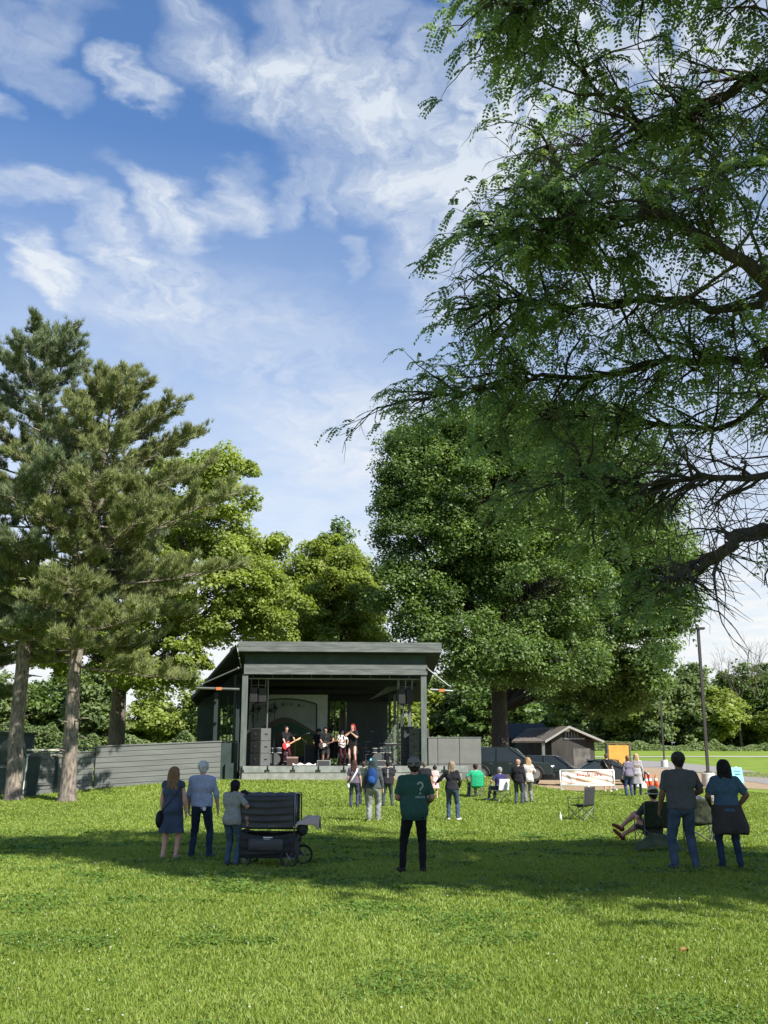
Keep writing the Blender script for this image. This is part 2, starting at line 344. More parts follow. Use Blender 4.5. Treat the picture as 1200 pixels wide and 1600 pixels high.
def clover():
    n = 260000; x, y, r = scatter(n, 6.6, 26, 1.5, 11); m = fb(x, y, .9, 21) + .25 * (vnoise(x, y, 3.5, 4) - .5)
    k = r.random(n) < np.clip((m - .56) * 5, .03, .6); x, y = x[k], y[k]; n = len(x)
    s = (.009 + .008 * r.random(n)) * np.clip(y / 8, 1, 3); a = r.random(n) * 6.283; z = hz(x, y) + .022 + .025 * r.random(n)
    tx, ty = r.normal(0, .3, n), r.normal(0, .3, n); V = np.zeros((n, 4, 3))
    for i in range(4):
        c, d = np.cos(a + i * 1.571), np.sin(a + i * 1.571); V[:, i] = np.stack([x + c * s, y + d * s, z + (c * tx + d * ty) * s], 1)
    ti = np.clip(r.random(n) * .9, 0, 1)
    tag(link('clover', np_mesh('clover', V.reshape(-1, 3), 4, np.arange(4 * n), M_clover, attrs={'tint': np.repeat(ti, 4)})), 'dark clover leaves growing in patches among the grass', 'clover', kind='stuff')
    n = 950; x, y, r = scatter(n, 6.8, 30, 1, 13); k = r.random(n) < np.clip((fb(x, y, .6, 31) - .42) * 4, .08, 1); x, y = x[k], y[k]
    mb = MB()
    for a, b in zip(x, y):
        q = .006 + .003 * random.random(); q *= 1 + max(0, b - 10) * .02; mb.ball((a, b, H(a, b) + .045 + .02 * random.random()), (q, q, q * .8), 5, 3)
    tag(mb.build('clover_flowers', paint((.50, .50, .42), .9)), 'tiny white clover heads dotted over the lawn', 'clover flowers', kind='stuff')
clover()
mb = MB()
def leaf_fn(a, b): return (.09 * (a - .5) , .06 * (b - .5) * (1 - (2 * a - 1) ** 2 * .9), .03 * math.sin(a * 3.1) + .02 * (2 * b - 1) ** 2)
mb.sheet(leaf_fn, 8, 4); lf = mb.build('dead_leaf', cloth((.25, .12, .05))); tag(lf, 'curled reddish brown dead leaf lying on the near lawn', 'leaf')
p = G(1070, 1501); lf.location = p + Vector((0, 0, .06)); lf.rotation_euler = (.2, .1, .5)
# ============================================================ TREES
M_bark = mat('bark_grey', (.13, .11, .09), .95, (.055, .045, .038), 5, 1.0, 14, stretch=(3, 3, .6))
M_barkd = mat('bark_dark', (.060, .050, .042), .95, (.028, .024, .02), 6, 1.0, 16, stretch=(3, 3, .6))
M_barkp = mat('bark_pine', (.235, .20, .165), .95, (.075, .062, .052), 5, 1.0, 12, stretch=(2.5, 2.5, .8))
G_maple = leafmat('leaves_dark', [(.040, .075, .024), (.075, .125, .034), (.115, .18, .046), (.18, .255, .07)], .35, .5)
G_lime = leafmat('leaves_lime', [(.09, .135, .028), (.16, .215, .042), (.24, .30, .065), (.33, .385, .11)], .45, .5, (1.5, 1.5, .5))
G_far = leafmat('leaves_far', [(.075, .11, .045), (.115, .16, .062), (.16, .21, .08), (.215, .27, .11)], .35, .6)  # paler and greyer greens, distance haze put into the leaf colour
G_pine = leafmat('needles', [(.11, .14, .055), (.175, .21, .08), (.245, .275, .11), (.34, .36, .16)], .3, .6, (1.2, 1.2, .6))
G_pineb = leafmat('needles_blue', [(.075, .11, .062), (.125, .165, .085), (.18, .22, .115), (.26, .29, .17)], .3, .6, (1.1, 1.2, .7))
G_loc = leafmat('leaflets', [(.070, .105, .058), (.115, .17, .080), (.175, .24, .105), (.30, .37, .16)], .6, .4, (1.75, 1.8, .95))

def unit(v): return v / (np.linalg.norm(v, axis=-1, keepdims=True) + 1e-9)
def leaves(c, ax, nrm, ln, wd, fold=.25):
    """folded diamond leaves: centres, long axes, normals"""
    n = len(c); s = unit(np.cross(ax, nrm)); ln = np.broadcast_to(ln, n)[:, None]; wd = np.broadcast_to(wd, n)[:, None]
    V = np.stack([c - ax * ln * .5, c + s * wd * .5 + nrm * wd * fold, c + ax * ln * .5, c - s * wd * .5 + nrm * wd * fold], 1)
    return V.reshape(-1, 3)
def tubes(segs, n=5):
    """many tapered curved tubes in one mesh: list of (pts, radii)"""
    mb = MB()
    for pts, rad in segs: mb.tube(pts, rad, n if rad[0] < .12 else 10, caps=False)
    return mb
def curve(a, b, sag=0, n=5, wob=.06, r=random):
    a = Vector(a); b = Vector(b); L_ = (b - a).length; out = []
    for i in range(n + 1):
        t = i / n; p = a.lerp(b, t); p.z += sag * L_ * math.sin(math.pi * t)
        if 0 < i < n: p += Vector((r.uniform(-1, 1), r.uniform(-1, 1), r.uniform(-1, 1))) * wob * L_
        out.append(p)
    return out
def broad_tree(name, label, cat, base, trunk_h, tr, blobs, ncl, lpc, lsize, cr, gmat, bmat, seed, group=None, lean=(0, 0), shell=.5, flat=.6, core=True):
    r = np.random.default_rng(seed); rr = random.Random(seed); base = Vector(base); root = thing(name, label, cat, base, 0, group)
    bl = np.array(blobs, float); area = (bl[:, 3] * bl[:, 4] * bl[:, 5]) ** (2 / 3); k = r.choice(len(bl), ncl, p=area / area.sum()); b = bl[k]
    d = unit(r.normal(size=(ncl, 3))); rad = shell + (1 - shell) * r.random(ncl) ** .6
    cc = b[:, :3] + d * b[:, 3:] * rad[:, None]
    cs = cr * (.6 + .8 * r.random(ncl)); kk = np.repeat(np.arange(ncl), lpc); n = len(kk)
    off = unit(r.normal(size=(n, 3))) * (r.random(n) ** .45)[:, None]; off[:, 2] *= flat; off[:, 2] -= .25 * (off[:, 0] ** 2 + off[:, 1] ** 2)
    c = cc[kk] + off * cs[kk][:, None]
    nr = unit(off * .7 + np.array([.1, -.1, .75]) + r.normal(size=(n, 3)) * .45); ax = unit(np.cross(nr, r.normal(size=(n, 3))))
    sz = lsize * (.6 + .8 * r.random(n)); V = leaves(c, ax, nr, sz, sz * .75, .18)
    ct = r.random(ncl); ti = np.clip(.12 + .42 * ct[kk] + .38 * r.random(n), 0, 1)
    link('crown', np_mesh('crown', V, 4, np.arange(4 * n), gmat, attrs={'tint': np.repeat(ti, 4)}), root)
    segs = []; top = Vector((lean[0], lean[1], trunk_h)); tp = [Vector((0, 0, -.15)), Vector((0, 0, .25)), Vector((lean[0] * .3, lean[1] * .3, trunk_h * .4)), top]
    segs.append((tp, [tr * 1.5, tr * 1.1, tr * .95, tr * .8]))
    order = sorted(range(len(blobs)), key=lambda i: -blobs[i][3])
    for i in order:
        q = Vector(blobs[i][:3]); st = top.lerp(Vector((q.x * .2 + top.x * .8, q.y * .2 + top.y * .8, max(trunk_h, min(q.z - .5, trunk_h + (q.z - trunk_h) * .35)))), .9)
        if st.z > top.z + .3: segs.append(([top, top.lerp(st, .5), st], [tr * .72, tr * .6, tr * .42]))
        segs.append((curve(st, q, .05, 5, .05, rr), [tr * .40, tr * .34, tr * .28, tr * .22, tr * .16, tr * .1]))
        sel = np.where(k == i)[0]
        for j in sel[:max(4, len(sel) // 2)]:
            t = rr.uniform(.3, 1); s0 = st.lerp(q, t); segs.append((curve(s0, Vector(cc[j]), .05, 3, .07, rr), [tr * .1, tr * .07, tr * .045, tr * .02]))
    tubes(segs).build('trunk', bmat, root, True); return root

def pine(label, base, hgt, tr, leanx, gmat, seed, limbs, z0f=.22, width=4.5, bias=None, group='tall pines left of the stage'):
    r = np.random.default_rng(seed); rr = random.Random(seed); base = Vector(base); root = thing('pine_tree', label, 'pine tree', base, 0, group)
    def axis(z):
        t = z / hgt; return Vector((leanx * max(t, 0) ** 1.5 + .12 * math.sin(t * 9 + seed), .1 * math.sin(t * 7), z))
    zs = [hgt * t for t in (-.006, .012, .05, .15, .3, .45, .6, .75, .88, .97)]
    segs = [([axis(max(z, -.2)) for z in zs], [tr * 1.5, tr * 1.15, tr, tr * .93, tr * .84, tr * .72, tr * .55, tr * .38, tr * .2, tr * .05])]
    tips, tdir = [], []
    for q in range(14):      # broken dead stubs on the lower trunk
        z = hgt * rr.uniform(.08, z0f + .05); a = rr.uniform(0, 6.28); p = axis(z); e = p + Vector((math.cos(a), math.sin(a), rr.uniform(-.1, .3))) * rr.uniform(.35, .9); segs.append(([p, p.lerp(e, .6), e], [.045, .03, .012]))
    for i in range(limbs):
        f = z0f + (1 - z0f) * (i / limbs) ** .9; z = hgt * f; a = i * 2.399 + rr.uniform(-.4, .4); t = (f - z0f) / (1 - z0f)
        ln = width * (math.sin(math.pi * min(1, .22 + t * .78)) ** .8 * (1 - t * .35) + .12) * rr.uniform(.65, 1.12)
        d = Vector((math.cos(a), math.sin(a), 0))
        if bias and d.x * bias > 0: ln *= 1 + .35 * abs(d.x)
        rise = -.06 + .80 * t + rr.uniform(-.08, .1); p0 = axis(z); pts = []
        for q in range(7):
            s = q / 6; pts.append(p0 + d * ln * s + Vector((rr.uniform(-.05, .05), rr.uniform(-.05, .05), ln * (rise * s * .55 + rise * .45 * s * s - .12 * s * (1 - s) * (1 - t)))) * 1)
        rb = tr * (.22 - .12 * t); segs.append((pts, [rb * (1 - .85 * q / 6) for q in range(7)]))
        side = Vector((-d.y, d.x, 0)); nb = int(9 + ln * 4.2)
        for b in range(nb):
            s = .22 + .78 * (b + rr.random()) / nb; k = min(5, int(s * 6)); q0 = pts[k].lerp(pts[k + 1], s * 6 - k); sl = ln * (.46 - .28 * s) * rr.uniform(.5, 1.15) + .22
            dd = (side * rr.choice((-1, 1)) * rr.uniform(.4, 1) + d * rr.uniform(.4, .95) + Vector((0, 0, rr.uniform(.0, .55) + .25 * t))).normalized(); q1 = q0 + dd * sl
            segs.append(([q0, q0.lerp(q1, .5) - Vector((0, 0, .03)), q1], [.022, .014, .006]))
            m = int(4 + sl * 13)
            for e in range(m):
                u_ = .15 + .85 * rr.random() ** .7; tips.append(q0.lerp(q1, u_) + Vector((rr.gauss(0, .07), rr.gauss(0, .07), rr.gauss(.03, .05)))); tdir.append((dd * .5 + Vector((rr.gauss(0, .35), rr.gauss(0, .35), .75))).normalized())
    for e in range(160):
        z = hgt * rr.uniform(.93, 1.02); tips.append(axis(z) + Vector((rr.gauss(0, .22), rr.gauss(0, .22), 0))); tdir.append(Vector((rr.gauss(0, .3), rr.gauss(0, .3), 1)).normalized())
    T = np.array([tuple(p) for p in tips]); D = np.array([tuple(p) for p in tdir]); nn = 16; n = len(T) * nn; kk = np.repeat(np.arange(len(T)), nn)
    dirn = unit(D[kk] + r.normal(size=(n, 3)) * .38); ln = (.15 + .15 * r.random(n))[:, None]; st = T[kk] + r.normal(size=(n, 3)) * .03
    s = unit(np.cross(dirn, r.normal(size=(n, 3)))) * .012
    V = np.stack([st - s, st + s, st + dirn * ln], 1).reshape(-1, 3); ti = np.clip(.1 + .45 * r.random(len(T))[kk] + .4 * r.random(n), 0, 1)
    link('crown', np_mesh('crown', V, 3, np.arange(3 * n), gmat, attrs={'tint': np.repeat(ti, 3)}), root)
    tubes(segs, 5).build('trunk', M_barkp, root, True); return root

pb = GX(26, 41.5); pine('tall blue green pine at the left edge with a dark knotted trunk', pb, Z(518, 41.5) - pb.z, .31, .1, G_pineb, 3, 52, .30, 5.0)
pb = GX(105, 41.0); pine('yellow green pine with a pale sunlit trunk, right of the bluer pine', pb, Z(590, 41) - pb.z, .30, 1.0, G_pine, 8, 56, .30, 4.0, bias=1)
pb = GX(-110, 44.0); pine('pine whose branches reach in from beyond the left edge', pb, 15.5, .3, .1, G_pineb, 12, 34, .25, 4.4)

def PB(base, px, py, Y, rx, ry, rz):          # blob relative to tree base
    p = P(px, py, Y); return (p.x - base.x, p.y - base.y, p.z - base.z, rx, ry, rz)
# lime maple behind the pines
b = GX(181, 58); broad_tree('maple_tree', 'lime green maple behind the pines with a broad mottled trunk', 'tree', b, 4.6, .48,
  [PB(b, 200, 900, 58, 3.6, 3.6, 3.2), PB(b, 330, 790, 58, 2.6, 2.8, 3.0), PB(b, 340, 920, 58, 3.8, 3.8, 3.2), PB(b, 250, 790, 60, 3.2, 3, 3.2), PB(b, 120, 1000, 57, 3.4, 3.2, 2.2), PB(b, 250, 1030, 57, 2.8, 3, 1.9), PB(b, 408, 845, 59, 1.4, 1.6, 1.3), PB(b, 345, 735, 58, 1.9, 2.2, 1.3), PB(b, 390, 920, 58, 1.9, 2.2, 2.0), PB(b, 60, 950, 60, 3.4, 3, 3), PB(b, 420, 960, 60, 2.2, 2.4, 2.2)],
  560, 260, .19, .8, G_lime, M_bark, 21, 'lime green trees behind the stage')
b = GX(505, 78); broad_tree('maple_tree', 'bright lime tree rising directly above the stage roof', 'tree', b, 4, .4,
  [PB(b, 510, 895, 78, 3.2, 3.2, 3.0), PB(b, 480, 950, 78, 3.6, 3.4, 3.0), PB(b, 555, 930, 78, 3, 3, 3.2), PB(b, 525, 1010, 78, 4.2, 4, 2.6), PB(b, 440, 1020, 79, 3, 3, 2.2)],
  330, 250, .22, .85, G_lime, M_bark, 22, 'lime green trees behind the stage')
b = GX(535, 96); broad_tree('spruce_tree', 'dark pointed tree peeking up behind the bright lime tree', 'tree', b, 5, .4,
  [PB(b, 534, 832, 96, .7, .7, 1.2), PB(b, 534, 850, 96, 1.5, 1.5, 1.6), PB(b, 533, 885, 96, 2.7, 2.4, 2.6), PB(b, 535, 950, 96, 3.8, 3.8, 4), PB(b, 535, 1040, 96, 4.4, 4.4, 4)], 240, 110, .3, 1.0, G_maple, M_barkd, 23)
# big dark trees on the right of the stage
b = GX(782, 64); broad_tree('oak_tree', 'huge dark green tree with thick trunk right of the stage', 'tree', b, 5.2, .58,
  [PB(b, 760, 780, 64, 5.0, 5, 5.2), PB(b, 655, 760, 65, 2.8, 3, 2.6), PB(b, 690, 860, 64, 3.9, 4.2, 3.8), PB(b, 650, 930, 63, 2.7, 3, 2.6), PB(b, 715, 1000, 62, 3.2, 3.2, 2.2), PB(b, 840, 900, 64, 5.0, 4.6, 4.4), PB(b, 800, 700, 65, 3.4, 3.6, 2.6), PB(b, 860, 1020, 63, 3.4, 3.2, 2.0), PB(b, 735, 690, 65, 3.0, 3, 2.2), PB(b, 770, 675, 66, 3.4, 3, 1.8), PB(b, 850, 675, 66, 3.4, 3, 2.0), PB(b, 665, 700, 66, 2.4, 3, 2.0), PB(b, 610, 800, 66, 1.3, 2, 1.8), PB(b, 635, 720, 66, 1.7, 2, 1.5), PB(b, 780, 1030, 61, 2.8, 2.6, 1.3)],
  1000, 290, .18, 1.05, G_maple, M_barkd, 31, 'large dark trees right of the stage')
b = GX(788, 82); broad_tree('oak_tree', 'broad dark tree behind the car park, right of the thick trunked one', 'tree', b, 5, .45,
  [PB(b, 930, 800, 76, 5.6, 5, 5.4), PB(b, 1010, 900, 76, 4.0, 4, 4.2), PB(b, 890, 930, 76, 5, 4.6, 4.4), PB(b, 975, 1000, 75, 3.6, 4, 2.8), PB(b, 870, 700, 77, 4.6, 4, 3.6), PB(b, 940, 700, 77, 4.4, 4, 3.4), PB(b, 1030, 840, 76, 2.6, 3, 3.0), PB(b, 1035, 950, 75, 2.4, 3, 2.2), PB(b, 1000, 1050, 75, 2.4, 3, 1.8), PB(b, 900, 1060, 76, 3.6, 3.2, 1.8), PB(b, 960, 1075, 77, 3.0, 3, 1.6)],
  720, 240, .22, 1.2, G_maple, M_barkd, 32, 'large dark trees right of the stage')

# far wood edge: individual trees, four builds copied
protos = []
for i, (hh, wr, col) in enumerate([(14, 4.6, G_far), (12, 5.2, G_lime), (15, 4.2, G_far), (13, 5.0, G_maple)]):
    rr = random.Random(50 + i)
    bl = [(rr.uniform(-1, 1) * wr * .4, rr.uniform(-1, 1) * wr * .4, hh * f, wr * s, wr * s, hh * .17) for f, s in ((.16, .55), (.3, .7), (.42, .8), (.56, .8), (.7, .65), (.84, .45))]
    bl += [(rr.choice((-1, 1)) * wr * .55, rr.uniform(-1, 1) * wr * .5, hh * rr.uniform(.35, .65), wr * .45, wr * .45, hh * .12) for _ in range(4)]
    protos.append(broad_tree('woodland_tree', 'w', 'tree', (0, 0, 0), 2.6, .24, bl, 210, 80, .50, 1.3, col, M_bark, 60 + i, 'trees along the far wood edge'))
rr = random.Random(5); used = set(); spots = []
for i in range(15): spots.append((rr.uniform(-7, 7) + 905 + i * 23, rr.uniform(182, 200), rr.uniform(.95, 1.2)))
for i in range(13): spots.append((-40 + i * 68 + rr.uniform(-12, 12), rr.uniform(118, 128), rr.uniform(.75, .95)))
for i in range(10): spots.append((850 + i * 42, rr.uniform(208, 222), rr.uniform(.9, 1.1)))
names_r = ['behind the lamp posts', 'right of the tall lamp post', 'near the right edge']
for i, (px, Y, s) in enumerate(spots):
    k = (i * 3 + i // 4) % 4; g = GX(px, Y); tone = ['mid green', 'yellow green', 'tall green', 'dark green'][k]
    where = 'in the far wood edge behind the lamp posts' if i < 15 else ('seen low behind the stage and trunks' if i < 28 else 'in the back row of the far wood')
    lab = f'{tone} tree {where}'
    if k not in used: o = protos[k]; used.add(k); o.location = g; o.rotation_euler = (0, 0, i * 1.3); o['label'] = lab
    else: o = dup(protos[k], g, i * 1.3, lab)
    o.scale = (s * 1.12, s * 1.12, s * rr.uniform(.88, 1.12))
# bushes at the foot of the wood
def shrub_band(name, label, pts, hgt, seed, gm, n=26000, ls=.4):
    r = np.random.default_rng(seed); t = r.random(n) * (len(pts) - 1); i = t.astype(int); f = t - i; A = np.array(pts, float)
    c = A[i] * (1 - f[:, None]) + A[np.minimum(i + 1, len(pts) - 1)] * f[:, None]
    xx = c[:, 0] + r.normal(0, .2, n); dep = r.normal(0, 1, n) * 1.3; yy = c[:, 1] + dep; top = hgt * (.12 + 1.5 * np.clip(fb(xx, yy * .3, .22, seed) - .22, 0, 1) * 1.3) * np.exp(-dep ** 2 / 8)
    zz = hz(xx, yy) + top * r.random(n) ** .5; gate = (fb(xx, yy, .5, seed + 9) + .25 * r.random(n) > .52); xx, yy, zz = xx[gate], yy[gate], zz[gate]; n = len(xx); cen = np.stack([xx, yy, zz], 1); nr = unit(np.stack([r.normal(0, .6, n), -.4 + r.normal(0, .6, n), .7 + r.random(n)], 1)); ax = unit(np.cross(nr, r.normal(size=(n, 3))))
    V = leaves(cen, ax, nr, ls * (.6 + .8 * r.random(n)), ls * .7, .2); ti = np.clip(fb(xx, yy, .5, seed + 3) * .6 + .4 * r.random(n), 0, 1)
    tag(link(name, np_mesh(name, V, 4, np.arange(4 * n), gm, attrs={'tint': np.repeat(ti, 4)})), label, 'undergrowth', kind='stuff')
shrub_band('undergrowth', 'low bushes massed along the foot of the far wood at right', [(X(830, 178), 178), (X(1000, 177), 177), (X(1230, 174), 174)], 1.5, 4, G_far)
shrub_band('undergrowth', 'leafy undergrowth massed behind the stage and the wooden wall', [(X(-150, 112), 112), (X(300, 113), 113), (X(900, 116), 116)], 4.2, 6, G_far, 52000, .36)
# leafless twiggy trees above the wood
def bare(px, Y, hgt, seed, label):
    rr = random.Random(seed); g = GX(px, Y); root = thing('bare_tree', label, 'tree', g, 0, 'leafless trees above the far wood'); segs = []
    def grow(p, d, ln, r_, dep):
        q = p + d * ln; segs.append(([p, p.lerp(q, .5) + Vector((rr.uniform(-1, 1), 0, 0)) * ln * .05, q], [r_, r_ * .8, r_ * .62]))
        if dep == 0: return
        for _ in range(3): grow(p.lerp(q, rr.uniform(.6, 1)), (d + Vector((rr.uniform(-.75, .75), rr.uniform(-.75, .75), rr.uniform(-.1, .4)))).normalized(), ln * rr.uniform(.6, .8), r_ * .55, dep - 1)
    grow(Vector((0, 0, 0)), Vector((0, 0, 1)), hgt * .42, .26, 5); tubes(segs, 4).build('trunk', M_bark, root)
bare(1160, 186, 17.5, 3, 'thin leafless tree standing highest above the far wood'); bare(1193, 190, 18, 4, 'leafless tree at the right edge above the wood'); bare(1120, 192, 14, 9, 'small leafless tree just above the wood right of the tall lamp')

# ---------------------------------------------------------------- honey locust overhead at right
def locust():
    rr = random.Random(77); r = np.random.default_rng(77); base = Vector((11.5, 12.5, 0)); root = thing('locust_tree', 'large honey locust overhanging from the right with feathery drooping leaves', 'tree', base)
    segs = []; twigs = []
    bz = Vector((11.5, 12.5, 0))
    fork = Vector((0, 0, 2.6)); segs.append(([(0, 0, -.2), (0, 0, .3), (-.1, 0, 1.5), fork], [.62, .46, .4, .38]))
    def pp(px, py, Y): return P(px, py, Y) - bz
    # main limbs through world points
    limbs = [
     ([fork, Vector((-1.8, .2, 3.6)), pp(1420, 800, 13), pp(1300, 790, 13.2), pp(1200, 832, 13.2), pp(1150, 836, 13.2), pp(1130, 868, 13.3), pp(1090, 885, 13.4), pp(1050, 905, 13.6), pp(990, 915, 14)], .165),
     ([fork, Vector((-1.4, .3, 4.6)), pp(1360, 640, 13.6), pp(1210, 740, 14), pp(1110, 745, 14.2), pp(1000, 755, 14.6), pp(900, 745, 15)], .2),
     ([fork, Vector((-1.2, -.2, 5)), pp(1330, 520, 12.6), pp(1180, 420, 12.6), pp(1090, 365, 12.6), pp(1020, 332, 12.8), pp(940, 345, 13), pp(860, 350, 13.4), pp(800, 370, 13.8)], .24),
     ([fork, Vector((-.8, 0, 6)), pp(1340, 300, 13.2), pp(1200, 120, 13.4), pp(1110, 160, 13.6), pp(1010, 200, 13.8), pp(920, 120, 14), pp(850, 60, 14.2)], .24),
     ([fork, Vector((-1, .8, 5)), pp(1330, 420, 15.5), pp(1190, 560, 15.8), pp(1050, 560, 16), pp(930, 590, 16.3), pp(830, 590, 16.5), pp(740, 610, 16.6), pp(665, 622, 16.6)], .2),
     ([fork, Vector((-.6, 0, 7)), pp(1300, 80, 12), pp(1150, -60, 12), pp(1000, -60, 12.4), pp(880, -20, 12.8), pp(810, 15, 13.2)], .2),
     ([fork, Vector((-.9, .5, 5.5)), pp(1320, 380, 14.5), pp(1180, 480, 14.6), pp(1040, 470, 14.8), pp(900, 480, 15), pp(810, 470, 15.2), pp(760, 490, 15.3)], .2),
     ([fork, Vector((-1, 1, 4.6)), pp(1300, 560, 17), pp(1150, 660, 17.4), pp(1000, 660, 17.6), pp(880, 650, 17.8), pp(790, 640, 18)], .18),
     ([fork, Vector((-.5, .6, 6)), pp(1350, 200, 15), pp(1200, 250, 15.2), pp(1060, 270, 15.4), pp(940, 230, 15.6), pp(850, 230, 15.8)], .18),
     ([fork, Vector((1, -1, 5)), Vector((3, -.5, 8)), Vector((5.5, -.5, 9.5))], .25),
     ([fork, Vector((0, -1, 7)), Vector((-2, -2, 11.5)), Vector((-5, -3, 15))], .25), ([fork, Vector((-.5, 0, 7)), Vector((-3, -1, 12.5)), Vector((-7.5, -2, 16.5))], .28),
     ([fork, Vector((0, -2, 6)), Vector((-1, -3, 10)), Vector((-2.5, -4.5, 13))], .25), ([fork, Vector((0, 0, 8)), Vector((0, 0, 13)), Vector((-2, .5, 17))], .26), ([fork, Vector((1, -1, 7)), Vector((3, -1.5, 11.5)), Vector((4, -2, 14))], .25)]
    def cat(pts, t):
        s = t * (len(pts) - 1); i = min(int(s), len(pts) - 2); f = s - i; g = lambda k: pts[max(0, min(len(pts) - 1, k))]
        a, b, c, d = g(i - 1), g(i), g(i + 1), g(i + 2)
        return .5 * ((2 * b) + (c - a) * f + (2 * a - 5 * b + 4 * c - d) * f * f + (3 * b - a - 3 * c + d) * f ** 3)
    def wander(p, d, ln, n, drift):
        out = [p]; 
        for _ in range(n):
            d = (d + Vector((rr.gauss(0, .22), rr.gauss(0, .22), rr.gauss(0, .16) + drift))).normalized(); p = p + d * ln / n; out.append(p)
        return out, d
    for li, (pts, r0) in enumerate(limbs):
        n = 26; path = [cat(pts, i / n) for i in range(n + 1)]
        path = [p + Vector((rr.gauss(0, .03), rr.gauss(0, .03), rr.gauss(0, .04))) for p in path]
        segs.append((path, [max(.018, r0 * (.8 * (1 - .95 * (i / n) ** .6) if li else .85 * (1 - .9 * (i / n) ** 1.6))) for i in range(n + 1)]))
        inner = li < 9; bare_limb = li == 0
        nb = (50 if not bare_limb else 30) if inner else 26
        for b in range(nb):
            t = rr.uniform(.3, 1) if inner else rr.uniform(.4, 1); p = cat(pts, t); tan = (cat(pts, min(1, t + .03)) - cat(pts, t - .03)).normalized()
            d = (tan * rr.uniform(.3, .9) + Vector((rr.gauss(0, .7), rr.gauss(0, .7), rr.gauss(.12, .5)))).normalized()
            dr = -.03
            if bare_limb:
                d = (Vector((rr.gauss(-.2, .6), rr.gauss(0, .5), rr.choice((-.7, 1, 1)) * rr.uniform(.2, .8)))).normalized(); dr = -.1
            ln = rr.uniform(.7, 2.0) * (1 - .5 * t) * 1.25 if inner else rr.uniform(1.6, 3.2); ln *= .5 if bare_limb else 1; br, dd = wander(p, d, ln, 6, dr); rb = .028 if inner else .05; segs.append((br, [rb * (1 - .12 * i) for i in range(7)]))
            for c_ in range(7 if inner else 8):
                k = rr.randint(1, 6); d2 = (dd * .4 + Vector((rr.gauss(0, .7), rr.gauss(0, .7), rr.gauss(-.05, .5)))).normalized(); l2 = rr.uniform(.35, .95) * (1 if inner else 1.5)
                tw, d3 = wander(br[k], d2, l2, 4, -.06); segs.append((tw, [.010, .008, .007, .005, .003]))
                leafy = (rr.random() < (.10 if t < .75 else .5)) if bare_limb else rr.random() < (.66 if inner else .97)
                if inner and not bare_limb and rr.random() < .55 - .5 * t: leafy = False
                if li in (1, 3, 4, 6, 7, 8) and rr.random() < .25: leafy = False
                wq = tw[4] + bz
                if wq.z < .40 * wq.y + .8 and wq.x > 3.7 * wq.y / 13: leafy = leafy and rr.random() < .04
                if leafy: twigs.append((tw, 1 if inner else 2.1, rr.random()))
                elif rr.random() < .8:
                    for _ in range(2): q, _d = wander(tw[rr.randint(1, 4)], (d3 + Vector((rr.gauss(0, .6), rr.gauss(0, .6), -.3))).normalized(), rr.uniform(.15, .4), 3, -.1); segs.append((q, [.006, .004, .003, .002]))
    # compound leaves: a drooping rachis with paired leaflets
    ST, DR, SC, TI = [], [], [], []
    for tw, sc_, tone in twigs:
        m = 5 if sc_ < 1.1 else 7; nodes = [tw[rr.randint(1, 3)], tw[4]]
        for _ in range(m):
            p = rr.choice(nodes) + Vector((rr.gauss(0, .03), rr.gauss(0, .03), rr.gauss(0, .03))); a = rr.uniform(0, 6.283)
            out_ = (tw[4] - tw[0]).normalized(); d = Vector((math.cos(a) * .75 + out_.x * .8, math.sin(a) * .75 + out_.y * .8, rr.uniform(-.3, .5)))
            ST.append(tuple(p)); DR.append(tuple(d.normalized())); SC.append(sc_); TI.append(tone)
    ST = np.array(ST); DR = np.array(DR); SC = np.array(SC); TI = np.array(TI); n = len(ST); pairs = 9; ln = (.25 + .15 * r.random(n)) * SC
    sag = .55 + .5 * r.random(n); V = []; T = []
    for j in range(pairs):
        t = (j + 1.0) / pairs; pos = ST + DR * (ln * t)[:, None]; pos[:, 2] -= ln * sag * t * t
        tn = unit(DR + np.stack([np.zeros(n), np.zeros(n), -2 * sag * t], 1)); up = np.array([0, 0, 1.0]); sd_ = unit(np.cross(tn, up)); 
        for sg in (-1, 1):
            ax = unit(sd_ * sg * .95 + tn * .45 + r.normal(size=(n, 3)) * .15 + np.array([0, 0, -.25])); L_ = (.080 * (1 - .45 * abs(t - .5))) * SC; c = pos + ax * (L_ * .5)[:, None]
            nr = unit(np.cross(ax, tn) * sg + r.normal(size=(n, 3)) * .3); V.append(leaves(c, ax, nr, L_, L_ * .62, .1).reshape(n, 4, 3)); T.append(np.clip(.05 + .55 * TI ** 1.2 + .35 * r.random(n), 0, 1))
    V = np.concatenate(V).reshape(-1, 3); T = np.repeat(np.concatenate(T), 4)
    link('crown', np_mesh('crown', V, 4, np.arange(len(V)), G_loc, attrs={'tint': T}), root)
    tubes(segs, 5).build('trunk', M_barkd, root, True); print('locust leaves', n, 'faces', len(V) // 4)
locust()
